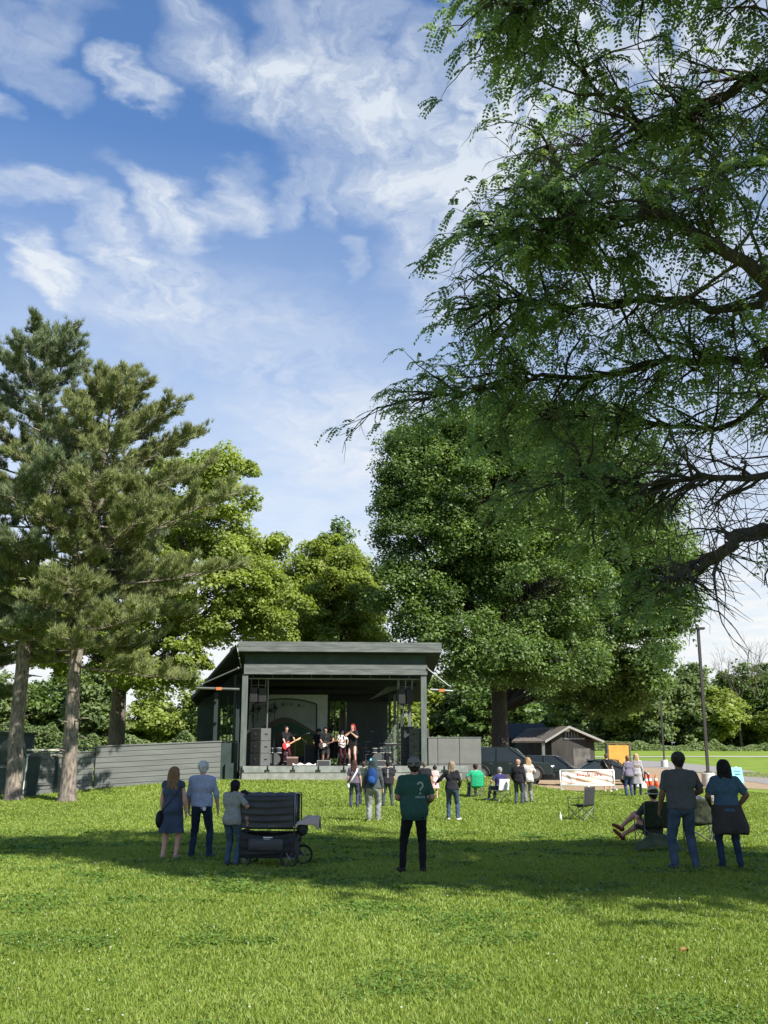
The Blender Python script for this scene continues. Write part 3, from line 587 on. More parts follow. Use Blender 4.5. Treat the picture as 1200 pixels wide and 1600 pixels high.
# ============================================================ STAGE
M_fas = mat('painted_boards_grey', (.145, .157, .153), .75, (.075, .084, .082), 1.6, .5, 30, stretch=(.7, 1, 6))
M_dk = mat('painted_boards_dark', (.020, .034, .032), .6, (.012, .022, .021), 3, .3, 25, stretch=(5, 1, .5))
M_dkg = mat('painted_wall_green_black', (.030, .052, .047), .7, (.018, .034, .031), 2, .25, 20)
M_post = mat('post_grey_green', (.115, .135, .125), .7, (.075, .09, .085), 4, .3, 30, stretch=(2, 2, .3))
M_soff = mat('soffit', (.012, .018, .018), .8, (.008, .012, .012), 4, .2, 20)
M_deck = mat('deck_grey', (.24, .255, .24), .75, (.16, .175, .165), 3, .3, 30)
M_conc = mat('skirting_grey', (.26, .265, .245), .85, (.19, .195, .18), 4, .35, 30)
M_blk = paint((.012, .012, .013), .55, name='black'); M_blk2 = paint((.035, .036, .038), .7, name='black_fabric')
M_alu = paint((.20, .21, .21), .4, .7, 'aluminium'); M_wht = paint((.75, .75, .72), .6, name='white'); M_steel = paint((.14, .15, .15), .45, .5, 'steel')
M_org = paint((.50, .16, .04), .6, name='orange'); M_red = paint((.45, .03, .04), .35, name='red')

SX, SY = X(378, 49), 49.0; SZ = H(SX + 3, SY) - .02; SA = R(4.0)
stage = thing('stage_building', 'dark green black outdoor stage with slanted roof, grey fascias and open front', 'stage', (SX, SY, SZ), SA)
bpy.context.view_layer.update(); SM = Matrix.Translation((SX, SY, SZ)) @ Matrix.Rotation(SA, 4, 'Z'); SI = SM.inverted()
def SL(px, py, yl):
    o = SI @ Vector((0, 0, CAMZ)); d = SI.to_3x3() @ ray(px, py); return o + d * ((yl - o.y) / d.y)
def sx(px, yl=0): return SL(px, 1174, yl).x
def sz(py, yl=0): return SL(600, py, yl).z
W = sx(667); DK = sz(1197); D = 8.0
uf0, uf1 = sz(1019, -.5), sz(1003.5, -.5); lf0, lf1 = sz(1054.5, -.02), sz(1038, -.02)
xl, xr = sx(367, -.5), sx(692, -.5)
# board-faced helper: planks are real boards with slight gaps
def boards(mb, x0, x1, y, z0, z1, n, th=.03, gap=.006):
    h = (z1 - z0) / n
    for i in range(n): mb.b2(x0, x1, y + random.uniform(0, .004), y + th, z0 + i * h + gap / 2, z0 + (i + 1) * h - gap / 2)
mb = MB(); boards(mb, xl, xr, -.5, uf0, uf1, 2, .04); mb.build('upper_fascia', M_fas, stage, bevel=.004)
mb = MB(); boards(mb, -.02, W + .05, -.05, lf0, lf1, 2, .05); mb.build('lower_fascia', M_fas, stage, bevel=.004)
mb = MB(); boards(mb, .0, W, .02, lf1, uf0 + .1, 4, .03); mb.build('gable_boards', M_dkg, stage)
# roof sheet: slopes down to the back
rb = uf1 - 2.0
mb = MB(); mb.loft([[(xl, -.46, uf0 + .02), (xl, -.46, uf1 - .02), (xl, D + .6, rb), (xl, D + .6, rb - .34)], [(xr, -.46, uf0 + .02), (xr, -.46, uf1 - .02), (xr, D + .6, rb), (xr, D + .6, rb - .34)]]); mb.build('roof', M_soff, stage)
# ceiling joists under the roof
for i in range(5):
    y = .9 + i * 1.5; z = uf0 - .12 - (y + 1) * .205; mb = MB(); mb.b2(.05, W - .05, y, y + .09, z - .22, z); mb.build('joist', M_soff, stage)
# lean-to wing on the left, roof falling away to the left
p1 = SL(369, 1006, -.4); p2 = SL(299, 1089, 1.2); p3 = Vector((p2.x + .2, 7.5, p2.z - .5)); p4 = Vector((p1.x, 8, rb))
mb = MB(); t_ = Vector((0, 0, -.16)); mb.loft([[p1, p2, p3, p4], [p1 + t_, p2 + t_, p3 + t_, p4 + t_]]); mb.build('wing_roof', M_soff, stage)
xw = SL(308, 1130, 3.2).x; wz1 = SL(308, 1092, 3.2).z
mb = MB(); mb.prism([(xw, 0), (SL(345, 1100, 3.2).x, 0), (SL(345, 1100, 3.2).x, wz1 + .3), (xw, wz1 - .1)], 'y', 3.2, 3.32); mb.build('wing_wall', M_dkg, stage)
mb = MB(); a0 = SL(345, 1100, 3.3).x; mb.prism([(a0, wz1 - .3), (-.1, wz1 - .3), (-.1, uf0 - .2), (a0 - 1.1, wz1 + .25)], 'y', 3.34, 3.44); mb.build('wing_gable', M_dk, stage)
for i, px in enumerate((338, 372)):
    x = SL(px, 1100, 1.3).x; z1 = SL(px, 1068 if i else 1083, 1.3).z; mb = MB(); mb.b2(x - .09, x + .09, 1.2, 1.38, 0, z1); mb.build('wing_post', M_dk, stage)
for px in (350, 356, 361, 367):
    x = SL(px, 1100, 2.6).x; mb = MB(); mb.b2(x - .025, x + .025, 2.6, 2.66, DK, wz1 + .1); mb.build('louvre', M_post if px == 356 else M_dkg, stage)
mb = MB(); xa, xb = SL(341, 1200, .6).x, -.25; mb.b2(xa, xb, .5, 3.1, -.2, sz(1161, .5)); mb.b2(SL(352, 1200, .4).x, xb - .1, .35, .5, -.2, sz(1192, .5)); mb.build('wing_plinth', M_dkg, stage)
mb = MB(); z = sz(1159, .5); mb.cyl((xa, .6, z), (xb, .6, z), .03); mb.build('rail', M_blk, stage)
# posts
for i, (a, b) in enumerate(((375, 384), (658.5, 667.5))):
    x0, x1 = sx(a), sx(b); mb = MB(); mb.b2(x0, x1, .02, .3, -.1, lf0 - .003); mb.build('front_post', M_post, stage, bevel=.01)
for x in (2.2, W - .1):
    mb = MB(); mb.b2(x - .08, x + .08, D - .4, D - .24, DK, rb); 
    if x > 3: mb.build('back_post', M_post, stage)
# deck, edge and skirting
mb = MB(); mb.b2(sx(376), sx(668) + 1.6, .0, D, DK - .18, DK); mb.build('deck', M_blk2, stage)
mb = MB(); z0_ = sz(1207, -.1)
xs_ = np.arange(sx(380), sx(668) + 1.8, 1.18)
for a in xs_: mb.b2(a, a + 1.10, -.10, -.003, z0_, DK + .005)
mb.build('deck_edge_boards', M_deck, stage, bevel=.008)
for a in xs_: MB().b2(a - .16, a + .07, -.13, -.104, z0_ + .05, z0_ + .13).build('deck_edge_vent', M_blk, stage)
mb = MB(); mb.b2(sx(379), sx(668) + 1.6, -.07, -.0, -.5, z0_ - .003); mb.build('skirting', M_conc, stage)
# back wall in three pieces round the doorway
dx0, dx1 = sx(515, D - .6), sx(541, D - .6); dzt = sz(1095, D - .6); wr = sx(606, D - .6)
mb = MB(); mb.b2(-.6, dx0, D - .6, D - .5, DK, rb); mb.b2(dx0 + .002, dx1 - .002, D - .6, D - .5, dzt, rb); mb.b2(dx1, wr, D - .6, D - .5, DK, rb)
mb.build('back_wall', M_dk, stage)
mb = MB(); x_ = dx0 + (dx1 - dx0) * .27; mb.cyl((x_, D - .55, DK), (x_, D - .55, dzt), .035); mb.build('doorway_bar', M_post, stage)
mb = MB(); mb.b2(-.5, -.4, .5, D - .61, DK, rb + .5); mb.build('side_wall', M_dk, stage)
# partial right hand side: slats with daylight between them
for i, px in enumerate((609, 617, 628)):
    x = sx(px, 6.6 - i); mb = MB(); mb.b2(x - .07, x + .07, 6.6 - i, 6.7 - i, DK, sz(1062, 5)); mb.build('side_post', M_post if i == 1 else M_dkg, stage)
mb = MB(); mb.prism([(sx(576, 5), sz(1094, 5)), (sx(620, 5), sz(1062, 5)), (sx(640, 5), sz(1062, 5)), (sx(640, 5), sz(1074, 5)), (sx(615, 5), sz(1079, 5))], 'y', 5, 5.05); mb.build('ceiling_brace', M_post, stage)
# front truss rail under the lower fascia
mb = MB(); zt = sz(1061, .35); mb.cyl((sx(385, .35), .35, zt), (sx(658, .35), .35, zt), .04)
for k in range(9): x = sx(392 + k * 31, .35); mb.cyl((x, .35, zt), (x, .35, lf0), .012, n=6)
mb.build('light_rail', M_alu, stage)
# light bars that stick out either side, with brace and amber lamp
def side_bar(a, b, top, ym, px_l):
    mb = MB(); p0, p1 = SL(a[0], a[1], -.05), SL(b[0], b[1], -.05); mb.tube([p0, p1], .06); bar = mb.build('side_bar', M_alu, stage)
    q = SL(px_l, (a[1] + b[1]) / 2, -.12); mb = MB(); mb.box(q, (.26, .12, .13)); mb.build('amber_lamp', M_org, bar)
    mb = MB(); mb.tube([SL(*top, -.05), SL(*ym, -.05)], .035); mb.ball(SL(*ym, -.05), .08); mb.ball(SL(*top, -.05), .07); mb.build('bar_brace', M_alu, stage)
side_bar((307, 1075), (374, 1077), (372, 1044), (315, 1069), 342)
side_bar((672, 1077.5), (708, 1080), (668, 1045), (703, 1073), 690)

# ---- backdrop banner on the back wall
M_bd = mat('backdrop_cloth', (.40, .43, .40), .9, (.32, .35, .33), 3, .1)
yb = 5.3; bx0, bx1, bz1 = sx(387, yb), sx(511, yb), sz(1086, yb)
bd = thing('stage_backdrop', 'grey printed backdrop with arched border, green hills and faded lettering', 'backdrop', SM @ Vector((bx0, yb, DK)), SA)
bw, bh = bx1 - bx0, bz1 - DK
mb = MB(); mb.b2(0, bw, 0, .03, 0, bh); mb.build('cloth_panel', M_bd, bd)
def arch(w0, w1, zside, ztop, n=24): return [(w0 + (w1 - w0) * i / n, zside + (ztop - zside) * math.sin(math.pi * i / n) ** .8) for i in range(n + 1)]
fx0, fx1 = sx(394, yb) - bx0, sx(494, yb) - bx0; zs, ztp = sz(1101, yb) - DK, sz(1092.5, yb) - DK
ar = arch(fx0, fx1, zs, ztp)
mb = MB(); mb.prism([(fx0, .1)] + [p for p in ar] + [(fx1, .1)], 'y', -.006, -.001); mb.build('printed_sky', mat('print_grey_green', (.24, .28, .26), .9, (.19, .23, .21), 2), bd)
mb = MB()
pl = [(fx0, .1)] + ar + [(fx1, .1)]
for a, b in zip(pl[:-1], pl[1:]): mb.tube([(a[0], -.01, a[1]), (b[0], -.01, b[1])], .035, 6)
mb.build('printed_border', paint((.02, .03, .03), .8), bd)
def hill(base, amp, c, wd, y, col, col2):
    pts = [(fx0 + .04 + (fx1 - fx0 - .08) * i / 30, max(.12, base + amp * math.exp(-((i / 30 - c) / wd) ** 2))) for i in range(31)]
    mb = MB(); mb.prism([(fx0 + .04, .11)] + pts + [(fx1 - .04, .11)], 'y', y, y + .003); mb.build('printed_hills', mat('print', col, .9, col2, 5), bd)
hill(1.35, 1.05, .5, .45, -.012, (.10, .075, .06), (.07, .075, .055)); hill(1.2, .95, .55, .42, -.017, (.025, .085, .05), (.02, .06, .04)); hill(1.0, .75, .5, .5, -.022, (.06, .07, .045), (.045, .06, .04)); hill(.75, .75, .85, .28, -.027, (.10, .12, .02), (.07, .09, .02)); hill(.3, .3, .3, .5, -.032, (.05, .06, .055), (.04, .045, .045))
mb = MB(); r_ = random.Random(2)       # the faded row of letters under the arch, illegible in the photograph: plain strokes
for i in range(11):
    t = .14 + .64 * i / 10; zz = zs + (ztp - zs) * math.sin(math.pi * t) ** .8 - .36; x = fx0 + (fx1 - fx0) * t
    if i in (4, 8): continue
    mb.b2(x - .07, x - .04, -.012, -.008, zz, zz + .17); mb.b2(x + .04, x + .07, -.012, -.008, zz, zz + .17)
    if i % 2: mb.b2(x - .04, x + .04, -.012, -.008, zz + r_.choice((.0, .07, .14)), zz + .03 + .1)
mb.build('printed_letters', paint((.05, .06, .058), .8), bd)

# ---- loudspeakers
M_spk = mat('speaker_grille', (.040, .044, .042), .8, (.028, .031, .03), 60, .5, 200); M_spk2 = mat('speaker_case', (.095, .102, .098), .75, (.075, .08, .078), 8, .15, 60)
def cabinet(px, i, ang, side, labels):
    y0 = .55; p = SL(px, 1196, y0 + .3); h = (sz(1138, y0) - DK) / 3
    o = thing('speaker_cabinet', labels[i], 'loudspeaker', SM @ Vector((p.x, y0 + .3, DK + .012 + i * h)), SA + ang, 'stacked loudspeakers at the stage front')
    mb = MB(); mb.b2(-.36, .36, -.33, .33, 0, h - .014); mb.build('case', M_spk2, o, bevel=.012)
    mb = MB(); mb.b2(-.33, .33, -.345, -.333, .03, h - .044); mb.build('grille', M_spk, o, bevel=.004)
    mb = MB(); mb.cyl((0, -.352, h * .5), (0, -.346, h * .5), .055, n=18); mb.build('badge', M_alu, o)
    for s in (-1, 1): mb = MB(); mb.b2(s * .363 - .008, s * .363 + .008, -.09, .09, h * .45, h * .55); mb.build('side_handle', M_blk, o)
lt = ['bottom speaker cabinet of the stack at the left front of the stage', 'middle speaker cabinet of the stack at the left front of the stage', 'top speaker cabinet of the stack at the left front of the stage']
for i in range(3): cabinet(406, i, R(-42), -1, lt)
for i in range(3): cabinet(655, i, R(42), 1, [s.replace('left', 'right') for s in lt])
mb = MB(); p = SL(387, 1196, 1.3); o = thing('amplifier_rack', 'tall black rack case standing left of the left speaker stack', 'rack', SM @ Vector((p.x, 1.3, DK)), SA)
mb.b2(-.22, .22, -.25, .25, 0, sz(1141, 1.3) - DK); mb.build('case', M_blk, o, bevel=.01)
mb = MB(); [mb.b2(-.19, .19, -.262, -.252, .1 + k * .3, .34 + k * .3) for k in range(5)]; mb.build('front_panels', M_blk2, o)
mb = MB(); p = SL(637, 1196, 1.6); o = thing('amplifier_rack', 'tall black rack case behind the right speaker stack', 'rack', SM @ Vector((p.x, 1.6, DK)), SA)
mb.b2(-.3, .3, -.25, .25, 0, sz(1135, 1.6) - DK); mb.build('case', M_blk, o, bevel=.01)
mb = MB(); [mb.b2(-.26, .26, -.262, -.252, .1 + k * .3, .34 + k * .3) for k in range(5)]; mb.build('front_panels', M_blk2, o)
# hanging speakers + frames at either side
for nm, a, b, px0, px1, y0, y1 in (('left', 388, 414, 385, 416, 1075, 1098), ('right', 622, 646, 621, 650, 1076, 1100)):
    yl = .9; o = thing('hanging_speaker', f'black speaker pair hung from the rail at the stage {nm}', 'loudspeaker', SM @ Vector((sx((a + b) / 2, yl), yl, sz(y0, yl))), SA, 'speakers hung above the stage')
    hgt = sz(y0, yl) - sz(y1, yl); wd = sx(b, yl) - sx(a, yl)
    mb = MB(); mb.b2(-wd / 2, -.03, -.25, .25, -hgt, 0); mb.b2(.03, wd / 2, -.2, .3, -hgt, -.03); mb.build('case', M_blk, o, bevel=.02)
    mb = MB(); mb.tube([(-wd / 2, 0, .1), (wd / 2, 0, .1)], .03); top = sz(1061, yl) - sz(y0, yl)
    for x in (-wd / 2 + .05, wd / 2 - .05, 0): mb.tube([(x, 0, -.1), (x, 0, top)], .022, 6)
    mb.build('hanging_frame', M_alu, o)
for nm, px in (('left', 416), ('right', 622)):
    o = thing('lighting_stand', f'tall pale upright pole rising from the deck at the stage {nm}', 'stand', SM @ Vector((sx(px, 1.4), 1.4, DK)), SA)
    mb = MB(); mb.cyl((0, 0, 0), (0, 0, sz(1062, 1.4) - DK), .045); mb.build('pole', M_alu, o)
    mb = MB(); mb.lathe([(.0, .03), (.22, .02), (.22, 0)], 16); mb.build('base', M_blk, o)
r_ = random.Random(4)
for i, (px, py, yl, wh) in enumerate([(394, 1112, 1.5, 'at far left over the speaker stack'), (403, 1109, 1.6, 'second from the left over the speaker stack'), (421, 1113, 1.8, 'just right of the left upright pole'), (429, 1108, 2.2, 'above the guitarist'), (629, 1102, 1.6, 'with a pale lens beside the right upright pole'), (634, 1115, 1.7, 'lowest at the right of the stage')]):
    p = SL(px, py, yl); o = thing('stage_light', 'small black stage lamp ' + wh, 'stage light', SM @ p, SA, 'stage lamps on stands and rails')
    a = r_.uniform(-.6, .6); mb = MB(); mb.T = Euler((.5, 0, a)).to_matrix().to_4x4(); mb.cyl((0, -.17, 0), (0, .14, 0), .13, .10, 14); mb.build('housing', M_blk, o)
    mb = MB(); mb.T = Euler((.5, 0, a)).to_matrix().to_4x4(); mb.cyl((0, -.178, 0), (0, -.171, 0), .11, n=14); mb.build('lens', M_wht if i >= 4 else M_steel, o)
    mb = MB(); mb.tube([(-.17, 0, 0), (-.17, 0, .2), (.17, 0, .2), (.17, 0, 0)], .015, 5); mb.tube([(0, 0, .2), (0, 0, .35)], .02, 5)
    if i < 4: mb.tube([(0, .05, .2), (.0, .15, -(p.z - DK) )], .022, 6)
    else: mb.tube([(0, 0, .3), (0, 0, sz(1062, yl) - p.z)], .02, 6)
    mb.build('bracket', M_blk, o)

# ---- things on the deck
def on_deck(px, yl): return SM @ Vector((sx(px, yl), yl, DK))
def mic_stand(px, yl, lab, h=1.5, boom=.5, dirn=1, col=M_blk):
    o = thing('microphone_stand', lab, 'microphone stand', on_deck(px, yl), SA, 'microphone stands on the stage')
    mb = MB()
    for k in range(3): a = k * 2.094 + .4; mb.tube([(0, 0, .12), (math.cos(a) * .28, math.sin(a) * .28, .012)], .011, 6)
    mb.tube([(0, 0, .08), (0, 0, h * .8)], .012, 6); mb.build('tripod', col, o)
    mb = MB(); mb.tube([(-dirn * boom * .3, 0, h * .74), (dirn * boom, -.05, h)], .010, 6); mb.build('boom', col, o)
    mb = MB(); mb.cyl((dirn * boom, -.05, h), (dirn * boom + dirn * .14, -.08, h + .02), .014, .02, 8); mb.ball((dirn * boom + dirn * .16, -.085, h + .022), .033); mb.build('microphone', M_steel, o)
mic_stand(461, 1.6, 'boom microphone stand right of the guitarist'); mic_stand(476, 2.3, 'microphone stand between guitarist and keyboard player', 1.45, .35, -1)
mic_stand(545, 1.9, 'microphone stand behind the singer', 1.35, .3); mic_stand(598, 2.2, 'microphone stand against the dark wall right of the singer', 1.6, .4, -1); mic_stand(612, 3.0, 'microphone stand at the gear on the right', 1.4, .4)
o = thing('guitar_amplifier', 'small dark amplifier with reddish top right of the guitarist', 'amplifier', on_deck(457, .75), SA)
mb = MB(); mb.b2(-.27, .27, -.15, .15, 0, .34); mb.build('case', paint((.05, .022, .018), .7), o, bevel=.02)
mb = MB(); mb.b2(-.27, .27, -.16, .15, .343, .42); mb.build('top', paint((.33, .20, .17), .6), o, bevel=.01)
mb = MB(); mb.tube([(-.1, 0, .42), (-.09, 0, .46), (.09, 0, .46), (.1, 0, .42)], .012, 6); mb.build('handle', M_blk, o)
o = tag(MB().sheet(lambda a, b: (1.1 * (a - .5), .5 * (b - .5), .03 + .07 * math.exp(-((b - .5) * 3) ** 2) * (1 + .7 * math.sin(a * 17 + b * 5)) ), 30, 10).build('white_sheet', cloth((.62, .62, .60)), None), 'crumpled white cloth lying at the stage edge', 'cloth'); o.location = on_deck(476, .6); o.rotation_euler = (0, 0, SA)
for px, lab in ((506, 'pale low box at the feet of the two dark clad players'), (592, 'pale low box on the deck right of the singer')):
    o = thing('stage_monitor', lab, 'stage monitor', on_deck(px, 1.0), SA, 'low boxes along the stage front'); mb = MB()
    mb.prism([(-.25, 0), (.25, 0), (.25, .12), (.0, .26), (-.25, .26)], 'x', -.32, .32); mb.build('case', M_deck, o, bevel=.015)
    mb = MB(); mb.T = Matrix.Rotation(0, 4, 'X'); mb.b2(-.28, .28, -.262, -.252, .03, .23); mb.build('grille', M_blk2, o)
def keyboard(px, yl, lab, wd=1.2, h=.95, cov=True):
    o = thing('keyboard', lab, 'keyboard', on_deck(px, yl), SA); mb = MB(); mb.b2(-wd / 2, wd / 2, -.17, .17, h, h + .1); mb.build('case', M_blk, o, bevel=.015)
    mb = MB(); mb.b2(-wd / 2 + .05, wd / 2 - .05, .02, .15, h + .1, h + .108); mb.build('keys', M_wht, o)
    mb = MB(); mb.tube([(-.45, -.12, 0), (.4, .05, h)], .02, 6); mb.tube([(.45, -.12, 0), (-.4, .05, h)], .02, 6); mb.tube([(-.45, .2, .02), (-.45, -.2, .02)], .02, 6); mb.tube([(.45, .2, .02), (.45, -.2, .02)], .02, 6); mb.build('stand', M_blk, o)
    if cov: mb = MB(); mb.sheet(lambda a, b: (-wd / 2 + wd * a, -.19 - .015 * math.sin(a * 40), h - b * .8), 40, 4); mb.build('front_cloth', cloth((.02, .02, .022)), o)
keyboard(527, 3.0, 'keyboard draped in black cloth left of the singer', 1.3, 1.15); keyboard(609, 2.9, 'keyboard on a crossed stand at the right of the stage', 1.1, .95, False)
def drums(px, yl, lab, s=1.0):
    o = thing('drum_kit', lab, 'drum kit', on_deck(px, yl), SA); M_sh = paint((.03, .035, .045), .3, name='shell')
    def drum(nm, c, r, h, ax='z', mt=M_sh):
        mb = MB(); c = Vector(c); d = Vector((0, 1, 0)) if ax == 'y' else Vector((0, 0, 1)); mb.cyl(c - d * h / 2, c + d * h / 2, r, n=20); dd = mb.build(nm, mt, o)
        for sg in (-1, 1): MB().cyl(c + d * (sg * h / 2), c + d * (sg * (h / 2 + .015)), r * 1.03, n=20).build('drum_head', M_wht if nm != 'bass_drum' else M_steel, dd)
    drum('bass_drum', (0, 0, .3 * s), .28 * s, .4, 'y'); drum('rack_tom', (-.17, -.02, .72), .15, .2); drum('rack_tom', (.19, -.02, .72), .16, .22); drum('floor_tom', (.55, .25, .4), .2, .4); drum('snare_drum', (-.45, .3, .6), .18, .14)
    for x, y, z in ((-.6, 0, 1.15), (.6, 0, 1.25), (-.7, .45, .85)):
        mb = MB(); mb.lathe([(0, .03), (.05, .02), (.24, 0), (.24, -.004), (0, .01)], 20, (x, y, z)); mb.build('cymbal', paint((.55, .42, .16), .3, .9), o)
        mb = MB(); mb.cyl((x, y, 0), (x, y, z), .012, n=6); mb.tube([(x - .2, y, 0), (x, y, .25), (x + .2, y, 0)], .01, 5); mb.build('cymbal_stand', M_steel, o)
drums(429, 2.6, 'drum kit behind the left speaker stack and guitarist'); drums(590, 4.0, 'drum kit in the shade at the right rear of the stage')
for i, (px, wh) in enumerate(((442, 'left of the guitarist'), (486, 'left of the dark clad players'))):
    o = thing('guitar_cabinet', 'black square guitar cabinet ' + wh, 'amplifier', on_deck(px, 4.2), SA); mb = MB(); mb.b2(-.36, .36, -.18, .18, 0, .74); mb.b2(-.33, .33, -.14, .14, .745, .98); mb.build('case', M_blk, o, bevel=.02)
    mb = MB(); mb.b2(-.33, .33, -.192, -.182, .04, .70); mb.build('grille', M_blk2, o)

# ---- wooden ramp wall on the left
M_ramp = mat('ramp_boards', (.118, .127, .120), .75, (.088, .095, .092), 1.6, .35, 20, stretch=(.35, 1, 4))
def wall_between(name, label, cat, a, b, za, zb, n, m, th=.06, dn=-.3, gap=.018):
    """boarded wall from ground point a to b, top heights za, zb, with real boards"""
    a = Vector(a); b = Vector(b); d = (b - a); L_ = math.hypot(d.x, d.y); ang = math.atan2(d.y, d.x); o = thing(name, label, cat, (a.x, a.y, 0), ang)
    za0, zb0 = a.z + dn, b.z + dn
    mb = MB(); mb.prism([(0, za0), (L_, zb0), (L_, zb - .03), (0, za - .03)], 'y', .02, th + .03); mb.build('backing', M_dk, o)
    mb = MB()
    for i in range(n):
        t0, t1 = i / n, (i + 1) / n; l = lambda t: (za0 + (za - za0) * t, zb0 + (zb - zb0) * t); p, q = l(t0), l(t1); o_ = random.uniform(-.006, .006)
        mb.prism([(0, p[0] + gap / 2), (L_, p[1] + gap / 2), (L_, q[1] - gap / 2), (0, q[0] - gap / 2)], 'y', -.01 + o_, .018)
    mb.build('boards', m, o, bevel=.006); mb = MB(); mb.prism([(-.02, za - .0), (L_ + .02, zb - .0), (L_ + .02, zb + .05), (-.02, za + .05)], 'y', -.05, th + .06); mb.build('cap_rail', m, o); return o
a = GX(48, 43.0); b = GX(345, 48.3)
mid = GX(150, 44.8)
wall_between('wooden_wall', 'long grey boarded wall between the pines and the stage, full height part', 'wall', mid, b, Z(1167, 44.8), Z(1159, 48.3), 9, M_ramp)
wall_between('wooden_wall', 'shorter lower grey boarded wall behind the second pine', 'wall', a, Vector((mid.x - .06, mid.y - .02, mid.z)), Z(1178, 43), Z(1175, 44.8), 8, M_ramp)
wall_between('retaining_wall', 'grey panelled wall joining the right side of the stage', 'wall', SM @ Vector((sx(671, .4), .4, 0)), SM @ Vector((sx(671, .4) + .05, 3.4, 0)), SZ + sz(1153, .4), SZ + sz(1153, .4), 3, M_conc)
M_pan = mat('panel_grey', (.145, .147, .138), .8, (.125, .127, .12), 3, .15, 20)
o = thing('panel_fence', 'plain grey panel screen with dark seams right of the speaker stack', 'fence', SM @ Vector((sx(669, .3), .3, 0)), SA)
w_ = [sx(px, .3) - sx(669, .3) for px in (669, 684, 718, 752)]; h0, hm, h1 = -.6, sz(1194, .3), sz(1153, .3)
for k in range(3):
    for (z0_, z1_) in ((h0, hm - .012), (hm + .012, h1)):
        mb = MB(); mb.b2(w_[k] + .012, w_[k + 1] - .012, 0, .05, z0_, z1_); mb.build('panel', M_pan, o, bevel=.006)
mb = MB(); mb.b2(0, w_[3], .055, .14, h0, h1 - .02); mb.build('backing', M_blk2, o); mb = MB(); mb.b2(-.02, w_[3] + .02, -.02, .16, h1 + .003, h1 + .05); mb.build('cap_rail', M_post, o)
# pale rails on the left + dark kiosk
a = GX(42, 43.6); o = thing('rail_fence', 'pale double rail fence catching the sun between the two pines', 'fence', (a.x, a.y, a.z))
L_ = X(92, 43.6) - a.x; zt = Z(1178, 43.6) - a.z
for k in (0, .2): mb = MB(); mb.b2(0, L_, -.04, .04, zt - k * 1.0 - .03 + .15, zt - k + .05 + .15); mb.build('rail', paint((.62, .62, .50), .7), o)
for x in (.02, L_ * .5, L_ - .06): mb = MB(); mb.b2(x - .05, x + .05, .045, .12, -.2, zt + .2); mb.build('post', M_dk, o)
a = GX(41, 42.7); o = thing('door_panel', 'dark green upright panel leaning behind the left pine', 'panel', (a.x, a.y, a.z)); hh = Z(1182, 42.7) - a.z
mb = MB(); mb.prism([(0, -.1), (.5, -.1), (.62, hh), (.1, hh)], 'y', 0, .07); mb.build('board', M_dkg, o, bevel=.01); mb = MB(); mb.prism([(-.05, -.1), (-.005, -.1), (.095, hh), (.05, hh)], 'y', .0, .08); mb.build('edge_strip', M_wht, o)
a = GX(-60, 43.2); o = thing('kiosk', 'dark green panelled hut at the left edge behind the pine', 'hut', (a.x, a.y, a.z)); wd = X(22, 43.2) - a.x; hh = Z(1147, 43.2) - a.z
mb = MB(); mb.b2(0, wd, 0, 2.4, -.3, hh); mb.build('wall', M_dkg, o); mb = MB(); mb.b2(-.1, wd + .1, -.12, 2.5, hh + .003, hh + .1); mb.build('roof', M_dk, o)
for k in range(4): mb = MB(); x = wd * (k + .08) / 4; mb.b2(x, x + wd * .21, -.03, -.003, hh * .52, hh * .92); mb.build('panel', M_dk, o, bevel=.01)
mb = MB(); mb.b2(0, wd, -.05, -.003, hh * .44, hh * .48); mb.build('ledge', M_fas, o)
o = thing('picnic_table', 'dark bench table standing above the low wall between the pines', 'table', GX(125, 46.5)); zt = Z(1168, 46.5) - o.location.z
mb = MB(); mb.b2(-1.1, 1.0, -.4, .4, zt - .06, zt); mb.build('table_top', M_fas, o); mb = MB(); mb.b2(-1.1, 1.0, -.75, -.5, zt - .4, zt - .34); mb.build('bench', M_dk, o)
for x in (-.8, .7): mb = MB(); mb.tube([(x, -.7, 0), (x, 0, zt - .06)], .05, 6); mb.tube([(x, .7, 0), (x, 0, zt - .06)], .05, 6); mb.build('leg', M_dk, o)
# ============================================================ SHED, CARS, LAMPS, SMALL THINGS
M_shw = mat('shed_wall', (.045, .042, .038), .9, (.014, .014, .013), .9, .4, 12, stretch=(1.2, 1, .5))
M_shr = mat('shed_shingles', (.135, .115, .098), .95, (.08, .068, .058), 5, .6, 14)
g = GX(893, 74); a = R(14); o = thing('shed', 'low dark wooden shed with brown pitched roof and pale gable trim', 'shed', g, a)
SMh = (Matrix.Translation(g) @ Matrix.Rotation(a, 4, 'Z')).inverted()
def HL(px, py, yl): q = SMh @ Vector((0, 0, CAMZ)); d = SMh.to_3x3() @ ray(px, py); return q + d * ((yl - q.y) / d.y)
wl, wrr = HL(862, 1170, 0).x, HL(929, 1170, 0).x; ez = HL(929, 1158, 0).z; pk = HL(888, 1134, -.4); xm = pk.x
el = HL(849, 1158, 0).x - .1; zl = ez - .02
mb = MB(); mb.prism([(wl, -.2), (wrr, -.2), (wrr, ez), (xm, pk.z - .25), (wl, ez + .35)], 'y', 0, 7); mb.build('wall', M_shw, o)
def slab(p, q, y0, y1, th, nm, m): mb = MB(); mb.prism([p, q, (q[0], q[1] + th), (p[0], p[1] + th)], 'y', y0, y1); return mb.build(nm, m, o)
slab((xm, pk.z - .14), (wrr + .45, ez - .1), -.5, 7.4, .12, 'roof', M_shr)
